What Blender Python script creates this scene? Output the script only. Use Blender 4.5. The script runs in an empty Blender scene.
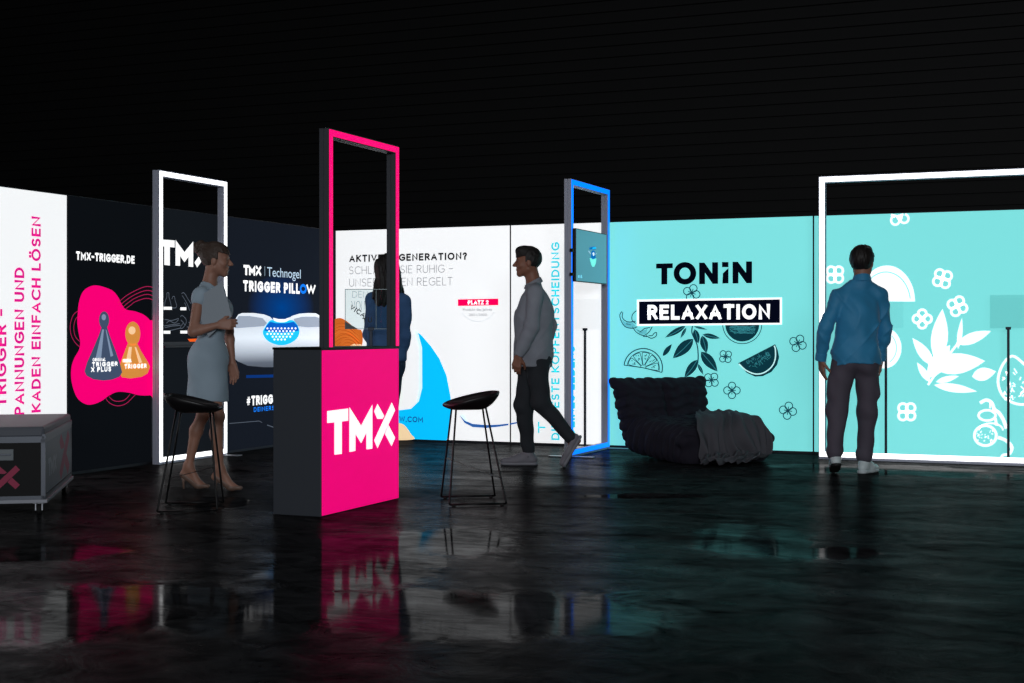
import bpy, bmesh, math, random
import numpy as np
from mathutils import Vector, Matrix
SC = bpy.context.scene
COL = SC.collection
R = math.radians
YAW = 22.465

# ------------------------------------------------------------------ colours and materials
def lin(c):
    return tuple((v/255/12.92) if v/255 <= .04045 else ((v/255+.055)/1.055)**2.4 for v in c)
MATS = {}
def mat(name, rgb, rough=.6, metal=0., emit=0., ecol=None, bump=None, spec=.5, var=None, alpha=None, sample=True, sheen=0.):
    if name in MATS: return MATS[name]
    m = bpy.data.materials.new(name); m.use_nodes = True
    nt = m.node_tree; b = nt.nodes['Principled BSDF']
    c = lin(rgb)
    b.inputs['Base Color'].default_value = (*c, 1)
    b.inputs['Roughness'].default_value = rough
    b.inputs['Metallic'].default_value = metal
    b.inputs['Specular IOR Level'].default_value = spec
    if sheen: b.inputs['Sheen Weight'].default_value = sheen
    if emit:
        e = lin(ecol or rgb)
        b.inputs['Emission Color'].default_value = (*e, 1)
        b.inputs['Emission Strength'].default_value = emit
    if bump or var:
        tc = nt.nodes.new('ShaderNodeTexCoord')
        n = nt.nodes.new('ShaderNodeTexNoise')
        sc, st = (bump or (var[0], 0))
        n.inputs['Scale'].default_value = sc; n.inputs['Detail'].default_value = 5
        nt.links.new(tc.outputs['Object'], n.inputs['Vector'])
        if bump:
            bp = nt.nodes.new('ShaderNodeBump'); bp.inputs['Strength'].default_value = st; bp.inputs['Distance'].default_value = .01
            nt.links.new(n.outputs['Fac'], bp.inputs['Height']); nt.links.new(bp.outputs['Normal'], b.inputs['Normal'])
        if var:
            n2 = nt.nodes.new('ShaderNodeTexNoise'); n2.inputs['Scale'].default_value = var[0]; n2.inputs['Detail'].default_value = 4
            nt.links.new(tc.outputs['Object'], n2.inputs['Vector'])
            r = nt.nodes.new('ShaderNodeValToRGB'); r.color_ramp.elements[0].position = .3; r.color_ramp.elements[1].position = .7
            r.color_ramp.elements[0].color = (*[v*(1-var[1]) for v in c], 1); r.color_ramp.elements[1].color = (*[min(1, v*(1+var[1])) for v in c], 1)
            nt.links.new(n2.outputs['Fac'], r.inputs['Fac']); nt.links.new(r.outputs['Color'], b.inputs['Base Color'])
    if not sample: m.cycles.emission_sampling = 'NONE'
    MATS[name] = m
    return m

def pr(name, rgb, e=.9):      # printed, backlit graphic
    return mat('print_'+name, rgb, .6, emit=e, sample=False, spec=0.)

# ------------------------------------------------------------------ object helpers
def mesh_obj(name, me, m, parent=None, smooth=False):
    o = bpy.data.objects.new(name, me); COL.objects.link(o)
    if m is not None: me.materials.append(m)
    if smooth:
        me.polygons.foreach_set('use_smooth', [True]*len(me.polygons))
    if parent is not None: o.parent = parent
    return o
def obj(name, bm, m, parent=None, smooth=False):
    me = bpy.data.meshes.new(name)
    bmesh.ops.recalc_face_normals(bm, faces=bm.faces[:])
    bm.to_mesh(me); bm.free()
    return mesh_obj(name, me, m, parent, smooth)
def thing(name, label, cat, loc=(0, 0, 0), rz=0., group=None):
    o = bpy.data.objects.new(name, None); COL.objects.link(o)
    o.empty_display_size = .1
    o.location = loc; o.rotation_euler = (0, 0, R(rz)); o['label'] = label; o['category'] = cat
    if group: o['group'] = group
    return o
def BM(): return bmesh.new()
def box(bm, x0, x1, y0, y1, z0, z1, M=None, bev=0):
    v = [Vector((x, y, z)) for x in (x0, x1) for y in (y0, y1) for z in (z0, z1)]
    if M is not None: v = [M @ p for p in v]
    v = [bm.verts.new(p) for p in v]
    fs = [bm.faces.new([v[i] for i in q]) for q in ((0, 1, 3, 2), (4, 6, 7, 5), (0, 4, 5, 1), (2, 3, 7, 6), (0, 2, 6, 4), (1, 5, 7, 3))]
    if bev:
        bmesh.ops.bevel(bm, geom=list({e for f in fs for e in f.edges}), offset=bev, segments=2, affect='EDGES', profile=.6)
    return bm
def tube(bm, pts, r, n=8, closed=False, caps=True):
    P = [Vector(p) for p in pts]; N = len(P); rings = []
    up = Vector((0, 0, 1))
    for i, p in enumerate(P):
        a = P[i-1] if (i > 0 or closed) else P[i]; b = P[(i+1) % N] if (i < N-1 or closed) else P[i]
        t = (b-a).normalized()
        u = up if abs(t.dot(up)) < .95 else Vector((1, 0, 0))
        s = t.cross(u).normalized(); w = s.cross(t).normalized()
        rr = r[i] if isinstance(r, (list, tuple)) else r
        rings.append([bm.verts.new(p + s*rr*math.cos(2*math.pi*k/n) + w*rr*math.sin(2*math.pi*k/n)) for k in range(n)])
    for i in range(N if closed else N-1):
        A, B2 = rings[i], rings[(i+1) % N]
        for k in range(n): bm.faces.new((A[k], A[(k+1) % n], B2[(k+1) % n], B2[k]))
    if caps and not closed:
        bm.faces.new(rings[0]); bm.faces.new(rings[-1][::-1])
    return bm
def lathe(bm, prof, c=(0, 0, 0), n=24):
    rings = [[bm.verts.new((c[0]+r*math.cos(2*math.pi*k/n), c[1]+r*math.sin(2*math.pi*k/n), c[2]+z)) for k in range(n)] for r, z in prof]
    for A, B2 in zip(rings, rings[1:]):
        for k in range(n): bm.faces.new((A[k], A[(k+1) % n], B2[(k+1) % n], B2[k]))
    bm.faces.new(rings[0][::-1]); bm.faces.new(rings[-1])
    return bm

# ------------------------------------------------------------------ flat graphics: polygons, strokes, lettering on a panel face (u right, z up, front = -y)
def catmull(P, closed=False, k=5):
    n = len(P); out = []
    for i in range(n if closed else n-1):
        g = (lambda j: P[j % n]) if closed else (lambda j: P[max(0, min(n-1, j))])
        p0, p1, p2, p3 = g(i-1), g(i), g(i+1), g(i+2)
        for s in range(k):
            t = s/k
            out.append(tuple(.5*((2*b)+(-a+c)*t+(2*a-5*b+4*c-d)*t*t+(-a+3*b-3*c+d)*t**3) for a, b, c, d in zip(p0, p1, p2, p3)))
    if not closed: out.append(P[-1])
    return out
def fill(bm, vs):
    from mathutils.geometry import tessellate_polygon
    for t in tessellate_polygon([[v.co.copy() for v in vs]]):
        if len(set(t)) == 3:
            try: bm.faces.new([vs[i] for i in t])
            except ValueError: pass
def g_poly(bm, pts, y, ox=0.):
    vs = [bm.verts.new((u-ox, y, z)) for u, z in pts]
    fill(bm, vs)
def g_ring(bm, A, B2, y, ox=0.):
    a = [bm.verts.new((u-ox, y, z)) for u, z in A]; b = [bm.verts.new((u-ox, y, z)) for u, z in B2]
    n = len(a)
    for i in range(n): bm.faces.new((a[i], a[(i+1) % n], b[(i+1) % n], b[i]))
def g_stroke(bm, pts, w, closed, y, ox=0.):
    P = [tuple(p) for p in pts]
    if closed and len(P) < 12 or (not closed and len(P) > 3 and len(P) < 12): P = catmull(P, bool(closed), 4)
    n = len(P); A = []; B2 = []
    for i in range(n):
        a = P[i-1] if (i > 0 or closed) else P[i]; b = P[(i+1) % n] if (i < n-1 or closed) else P[i]
        dx, dz = b[0]-a[0], b[1]-a[1]; l = math.hypot(dx, dz) or 1.
        nx, nz = -dz/l*w/2, dx/l*w/2
        A.append(bm.verts.new((P[i][0]+nx-ox, y, P[i][1]+nz))); B2.append(bm.verts.new((P[i][0]-nx-ox, y, P[i][1]-nz)))
    for i in range(n if closed else n-1):
        j = (i+1) % n
        bm.faces.new((A[i], A[j], B2[j], B2[i]))
_tc = {}
def text_mesh(s, bold):
    key = (s, bold)
    if key in _tc: return _tc[key]
    cu = bpy.data.curves.new('lettering', 'FONT'); cu.body = s; cu.size = 1; cu.offset = bold; cu.fill_mode = 'FRONT'; cu.resolution_u = 4
    o = bpy.data.objects.new('lettering', cu); COL.objects.link(o)
    bpy.context.view_layer.update()
    me = bpy.data.meshes.new_from_object(o.evaluated_get(bpy.context.evaluated_depsgraph_get()))
    V = [(v.co.x, v.co.y) for v in me.vertices]; F = [tuple(p.vertices) for p in me.polygons]
    bpy.data.objects.remove(o); bpy.data.curves.remove(cu); bpy.data.meshes.remove(me)
    _tc[key] = (V, F); return V, F
def _arc(cx, cy, rx, ry, a0, a1, n=10):
    return [(cx+rx*math.cos(R(a0+(a1-a0)*i/n)), cy+ry*math.sin(R(a0+(a1-a0)*i/n))) for i in range(n+1)]
GL = {
 'A': (.74, [[(0, 0), (.37, 1), (.74, 0)], [(.12, .3), (.62, .3)]]),
 'B': (.60, [[(0, .52), (0, 1), (.34, 1)]+_arc(.34, .76, .23, .24, 90, -90)+[(0, .52)], [(.34, .52)]+_arc(.34, .26, .26, .26, 90, -90)+[(0, 0), (0, .52)]]),
 'C': (.74, [_arc(.46, .5, .46, .5, 48, 312, 16)]), 'D': (.70, [[(0, 0), (0, 1), (.26, 1)]+_arc(.26, .5, .44, .5, 90, -90, 14)+[(0, 0)]]),
 'E': (.52, [[(.52, 1), (0, 1), (0, 0), (.52, 0)], [(0, .52), (.46, .52)]]), 'F': (.50, [[(.50, 1), (0, 1), (0, 0)], [(0, .50), (.44, .50)]]),
 'G': (.80, [_arc(.46, .5, .46, .5, 48, 330, 16)+[(.82, .47), (.48, .47)]]), 'H': (.66, [[(0, 0), (0, 1)], [(.66, 0), (.66, 1)], [(0, .5), (.66, .5)]]),
 'I': (.0, [[(0, 0), (0, 1)]]), 'J': (.4, [[(.4, 1), (.4, .22)]+_arc(.18, .22, .22, .22, 0, -150)]), 'K': (.60, [[(0, 0), (0, 1)], [(.60, 1), (.05, .45)], [(.16, .56), (.62, 0)]]),
 'L': (.46, [[(0, 1), (0, 0), (.46, 0)]]), 'M': (.86, [[(0, 0), (0, 1), (.43, .30), (.86, 1), (.86, 0)]]), 'N': (.66, [[(0, 0), (0, 1), (.66, 0), (.66, 1)]]),
 'O': (.90, [_arc(.45, .5, .45, .5, 0, 360, 24)]), 'P': (.56, [[(0, 0), (0, 1), (.30, 1)]+_arc(.30, .73, .26, .27, 90, -90)+[(0, .46)]]),
 'R': (.58, [[(0, 0), (0, 1), (.30, 1)]+_arc(.30, .74, .26, .26, 90, -90)+[(0, .48)], [(.28, .48), (.58, 0)]]),
 'S': (.54, [_arc(.27, .745, .25, .255, 35, 270, 12)+_arc(.27, .255, .27, .255, 90, -145, 12)[1:]]),
 'T': (.60, [[(0, 1), (.60, 1)], [(.30, 1), (.30, 0)]]), 'U': (.64, [[(0, 1), (0, .32)]+_arc(.32, .32, .32, .32, 180, 360, 14)+[(.64, 1)]]),
 'V': (.72, [[(0, 1), (.36, 0), (.72, 1)]]), 'W': (1.04, [[(0, 1), (.26, 0), (.52, .9), (.78, 0), (1.04, 1)]]), 'X': (.66, [[(0, 1), (.66, 0)], [(.66, 1), (0, 0)]]),
 'Y': (.66, [[(0, 1), (.33, .48), (.66, 1)], [(.33, .48), (.33, 0)]]), 'Z': (.60, [[(0, 1), (.60, 1), (0, 0), (.60, 0)]]),
 '?': (.44, [_arc(.22, .76, .22, .24, 165, -60)+[(.22, .42), (.22, .30)], [(.22, .06), (.22, -.02)]]), '-': (.34, [[(0, .48), (.34, .48)]]), '–': (.50, [[(0, .48), (.50, .48)]]),
 '.': (.0, [[(0, .05), (0, -.04)]]), ')': (.2, [_arc(-.35, .5, .55, .7, -48, 48)]), '/': (.4, [[(0, -.1), (.4, 1.1)]]), '#': (.7, [[(.2, 0), (.3, 1)], [(.46, 0), (.56, 1)], [(.02, .34), (.66, .34)], [(.08, .68), (.72, .68)]]),
 '0': (.6, [_arc(.3, .5, .3, .5, 0, 360, 20)]), '2': (.54, [_arc(.27, .73, .26, .27, 170, -35)+[(0, 0), (.54, 0)]]), '1': (.2, [[(0, .8), (.2, 1), (.2, 0)]]),
}
GL['Ö'] = (GL['O'][0], GL['O'][1]+[[(.28, 1.26), (.28, 1.34)], [(.62, 1.26), (.62, 1.34)]])
def g_letters(bm, s, u0, z0, u1, z1, rot, wt, y, ox=0.):
    # capitals of even stroke: wt is the stroke in cap heights
    gap = .20+wt*1.15; x = 0; lay = []
    for ch in s:
        if ch == ' ': x += .30+gap*.5; continue
        w, st = GL[ch]; lay.append((x, st, ch)); x += w+gap
    tot = max(x-gap, .01)
    long_, tall = (z1-z0, u1-u0) if rot else (u1-u0, z1-z0)
    w = abs(tall)*wt
    hs = abs(tall)-w
    def mp(a, b):
        t = w/2+a/tot*(abs(long_)-w); q = w/2+b*hs
        sg = 1 if tall > 0 else -1
        return (u0+sg*q-ox, z0+t) if rot else (u0+t-ox, z0+sg*q)
    for x0_, st, ch_ in lay:
        for pl in st:
            P = [mp(x0_+a, b) for a, b in pl]
            ww = w*.5 if ch_ == '#' else w
            ribbon(bm, P, ww, y, (min(u0, u1)-ox, max(u0, u1)-ox) if rot else None, None if rot else (z0, z1), ch_ == 'Ö' or ch_ in '/?.')
def ribbon(bm, P, w, y, ub, zb, free):
    # a mitred stroke of even width, square ends, trimmed to the line of capitals
    Q = [P[0]]
    for p in P[1:]:
        if math.hypot(p[0]-Q[-1][0], p[1]-Q[-1][1]) > 1e-6: Q.append(p)
    loop = len(Q) > 3 and math.hypot(Q[0][0]-Q[-1][0], Q[0][1]-Q[-1][1]) < 1e-6
    if loop: Q = Q[:-1]
    n = len(Q)
    if n < 2: return
    D = []
    for i in range(n if loop else n-1):
        (ax, az), (bx, bz) = Q[i], Q[(i+1) % n]; l = math.hypot(bx-ax, bz-az); D.append(((bx-ax)/l, (bz-az)/l))
    if not loop:
        Q[0] = (Q[0][0]-D[0][0]*w/2, Q[0][1]-D[0][1]*w/2); Q[-1] = (Q[-1][0]+D[-1][0]*w/2, Q[-1][1]+D[-1][1]*w/2)
    L_, R_ = [], []
    for i in range(n):
        d0 = D[i-1] if (i > 0 or loop) else D[0]; d1 = D[i % len(D)] if (i < n-1 or loop) else D[-1]
        nx, nz = -(d0[1]+d1[1]), d0[0]+d1[0]; l = math.hypot(nx, nz)
        if l < 1e-6: nx, nz, k = -d0[1], d0[0], 1.
        else:
            nx /= l; nz /= l; k = min(1.9, 1/max(.2, -nx*d1[1]+nz*d1[0]))
        for S_, sg in ((L_, 1), (R_, -1)):
            u, z = Q[i][0]+sg*nx*k*w/2, Q[i][1]+sg*nz*k*w/2
            if not free:
                if zb: z = min(max(z, zb[0]), zb[1])
                if ub: u = min(max(u, ub[0]), ub[1])
            S_.append(bm.verts.new((u, y, z)))
    for i in range(n if loop else n-1):
        j = (i+1) % n
        bm.faces.new((L_[i], L_[j], R_[j], R_[i]))
def g_text(bm, s, u0, z0, u1, z1, rot, bold, y, ox=0.):
    if bold > 0: return g_letters(bm, s, u0, z0, u1, z1, rot, bold, y, ox)
    V, F = text_mesh(s, bold); H, _ = text_mesh('H', bold)
    hb = min(v[1] for v in H); hh = max(v[1] for v in H)-hb
    xa = min(v[0] for v in V); xw = max(v[0] for v in V)-xa
    vs = []
    for x, yy in V:
        a = (x-xa)/xw; b = (yy-hb)/hh
        if rot: p = (u0+(u1-u0)*b, z0+(z1-z0)*a)
        else: p = (u0+(u1-u0)*a, z0+(z1-z0)*b)
        vs.append(bm.verts.new((p[0]-ox, y, p[1])))
    for f in F:
        try: bm.faces.new([vs[i] for i in f])
        except ValueError: pass
SMOOTH = {'pink_blob', 'beige_shape', 'pillow_core_picture', 'orange_hair_picture'}
def draw(root, ox, name, m, layer, items, label=None):
    bm = BM(); y = -.0012*layer
    for it in items:
        if it[0] == 'p':
            g_poly(bm, catmull(it[1], True, 4) if name in SMOOTH else it[1], y, ox)
        elif it[0] == 's': g_stroke(bm, it[1], it[2], it[3], y, ox)
        elif it[0] == 'o': g_ring(bm, it[1], it[2], y, ox)
        elif it[0] == 't': g_text(bm, *it[1:8], y, ox)
    me = bpy.data.meshes.new(name); bm.to_mesh(me); bm.free()
    o = mesh_obj(name, me, m, root)
    if label: o['label'] = label
    return o

# ------------------------------------------------------------------ soft bodies: a distance field meshed as ONE continuous surface
class Field:
    def __init__(s, lo, hi, h):
        s.lo = np.array(lo, np.float32); s.h = h
        s.n = [int(math.ceil((b-a)/h))+1 for a, b in zip(lo, hi)]
        s.F = np.full(s.n, 1., np.float32)
        s.ax = [s.lo[i]+h*np.arange(s.n[i], dtype=np.float32) for i in range(3)]
    def win(s, lo, hi):
        sl = []; 
        for i in range(3):
            a = int(max(0, math.floor((lo[i]-s.lo[i])/s.h))); b = int(min(s.n[i], math.ceil((hi[i]-s.lo[i])/s.h)+1))
            sl.append(slice(a, max(a, b)))
        X = s.ax[0][sl[0]][:, None, None]; Y = s.ax[1][sl[1]][None, :, None]; Z = s.ax[2][sl[2]][None, None, :]
        return tuple(sl), X, Y, Z
    def put(s, sl, d, k):
        A = s.F[sl]
        if A.size == 0: return
        if k > 0:
            h = np.maximum(k-np.abs(A-d), 0.)
            s.F[sl] = np.minimum(A, d)-h*h/(4*k)
        else: s.F[sl] = np.minimum(A, d)
    def cap(s, a, b, ra, rb=None, k=.02, sc=None, M=None):
        rb = ra if rb is None else rb
        a = np.array(a, np.float32); b = np.array(b, np.float32)
        m = max(ra, rb)*max(1, max(sc) if sc else 1)+k+3*s.h
        sl, X, Y, Z = s.win(np.minimum(a, b)-m, np.maximum(a, b)+m)
        px, py, pz = X-a[0], Y-a[1], Z-a[2]; ba = b-a; L2 = float(ba@ba)+1e-9
        t = np.clip((px*ba[0]+py*ba[1]+pz*ba[2])/L2, 0, 1)
        qx, qy, qz = px-t*ba[0], py-t*ba[1], pz-t*ba[2]
        r = ra+(rb-ra)*t
        if sc is None: d = np.sqrt(qx*qx+qy*qy+qz*qz)-r
        else:
            if M is not None:
                e = [(qx*M[i][0]+qy*M[i][1]+qz*M[i][2])/sc[i] for i in range(3)]
            else: e = (qx/sc[0], qy/sc[1], qz/sc[2])
            d = (np.sqrt(e[0]**2+e[1]**2+e[2]**2)-r)*min(sc)
        s.put(sl, d, k)
    def ell(s, c, rad, M=None, k=.02):
        c = np.array(c, np.float32); m = max(rad)+k+3*s.h
        sl, X, Y, Z = s.win(c-m, c+m)
        p = (X-c[0], Y-c[1], Z-c[2])
        if M is not None: p = [p[0]*M[i][0]+p[1]*M[i][1]+p[2]*M[i][2] for i in range(3)]
        k0 = np.sqrt(sum((p[i]/rad[i])**2 for i in range(3))); k1 = np.sqrt(sum((p[i]/rad[i]**2)**2 for i in range(3)))+1e-6
        s.put(sl, k0*(k0-1)/k1, k)
    def all(s): return s.ax[0][:, None, None], s.ax[1][None, :, None], s.ax[2][None, None, :]
    def cut(s, d): s.F = np.maximum(s.F, d)          # keep where d < 0
    def mesh(s, name, m, parent, smooth=2):
        F = s.F; S = F < 0
        n = np.array(S.shape)-1
        cnt = np.zeros(n, np.int8)
        for i in (0, 1):
            for j in (0, 1):
                for k in (0, 1): cnt += S[i:i+n[0], j:j+n[1], k:k+n[2]]
        cells = np.argwhere((cnt > 0) & (cnt < 8))
        idx = np.full(n, -1, np.int32); idx[tuple(cells.T)] = np.arange(len(cells))
        acc = np.zeros((len(cells), 3)); w = np.zeros(len(cells))
        cs = [(i, j, k) for i in (0, 1) for j in (0, 1) for k in (0, 1)]
        val = {c: F[cells[:, 0]+c[0], cells[:, 1]+c[1], cells[:, 2]+c[2]] for c in cs}
        for c in cs:
            for ax in range(3):
                if c[ax]: continue
                e = list(c); e[ax] = 1; e = tuple(e)
                a, b = val[c], val[e]; x = (a < 0) != (b < 0)
                t = np.where(x, a/np.where(x, a-b, 1), 0)
                p = np.zeros((len(cells), 3)); p[:] = c; p[:, ax] += t
                acc[x] += p[x]; w += x
        V = (cells+acc/w[:, None])*s.h+s.lo
        Q = []
        for ax in range(3):
            o1, o2 = [(1, 2), (2, 0), (0, 1)][ax]
            A = np.take(S, range(0, S.shape[ax]-1), ax); B2 = np.take(S, range(1, S.shape[ax]), ax)
            E = np.argwhere(A != B2)
            ok = (E[:, o1] > 0) & (E[:, o2] > 0) & (E[:, o1] < n[o1]) & (E[:, o2] < n[o2])
            E = E[ok]
            if not len(E): continue
            flip = S[tuple(E.T)]
            q = []
            for d1, d2 in ((1, 1), (0, 1), (0, 0), (1, 0)):
                g = E.copy(); g[:, o1] -= d1; g[:, o2] -= d2
                q.append(idx[tuple(g.T)])
            q = np.stack(q, 1); q[~flip] = q[~flip][:, ::-1]
            Q.append(q)
        Q = np.concatenate(Q)
        # light smoothing of the grid steps
        for _ in range(smooth):
            sm = np.zeros_like(V); c2 = np.zeros(len(V))
            for i in range(4):
                a, b = Q[:, i], Q[:, (i+1) % 4]
                np.add.at(sm, a, V[b]); np.add.at(c2, a, 1)
                np.add.at(sm, b, V[a]); np.add.at(c2, b, 1)
            V = V*.5+.5*sm/np.maximum(c2, 1)[:, None]
        me = bpy.data.meshes.new(name); me.from_pydata(V.tolist(), [], Q.tolist()); me.update()
        return mesh_obj(name, me, m, parent, True)
def v3(*a): return np.array(a, float)
def unit(a): a = np.array(a, float); return a/np.linalg.norm(a)

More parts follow.
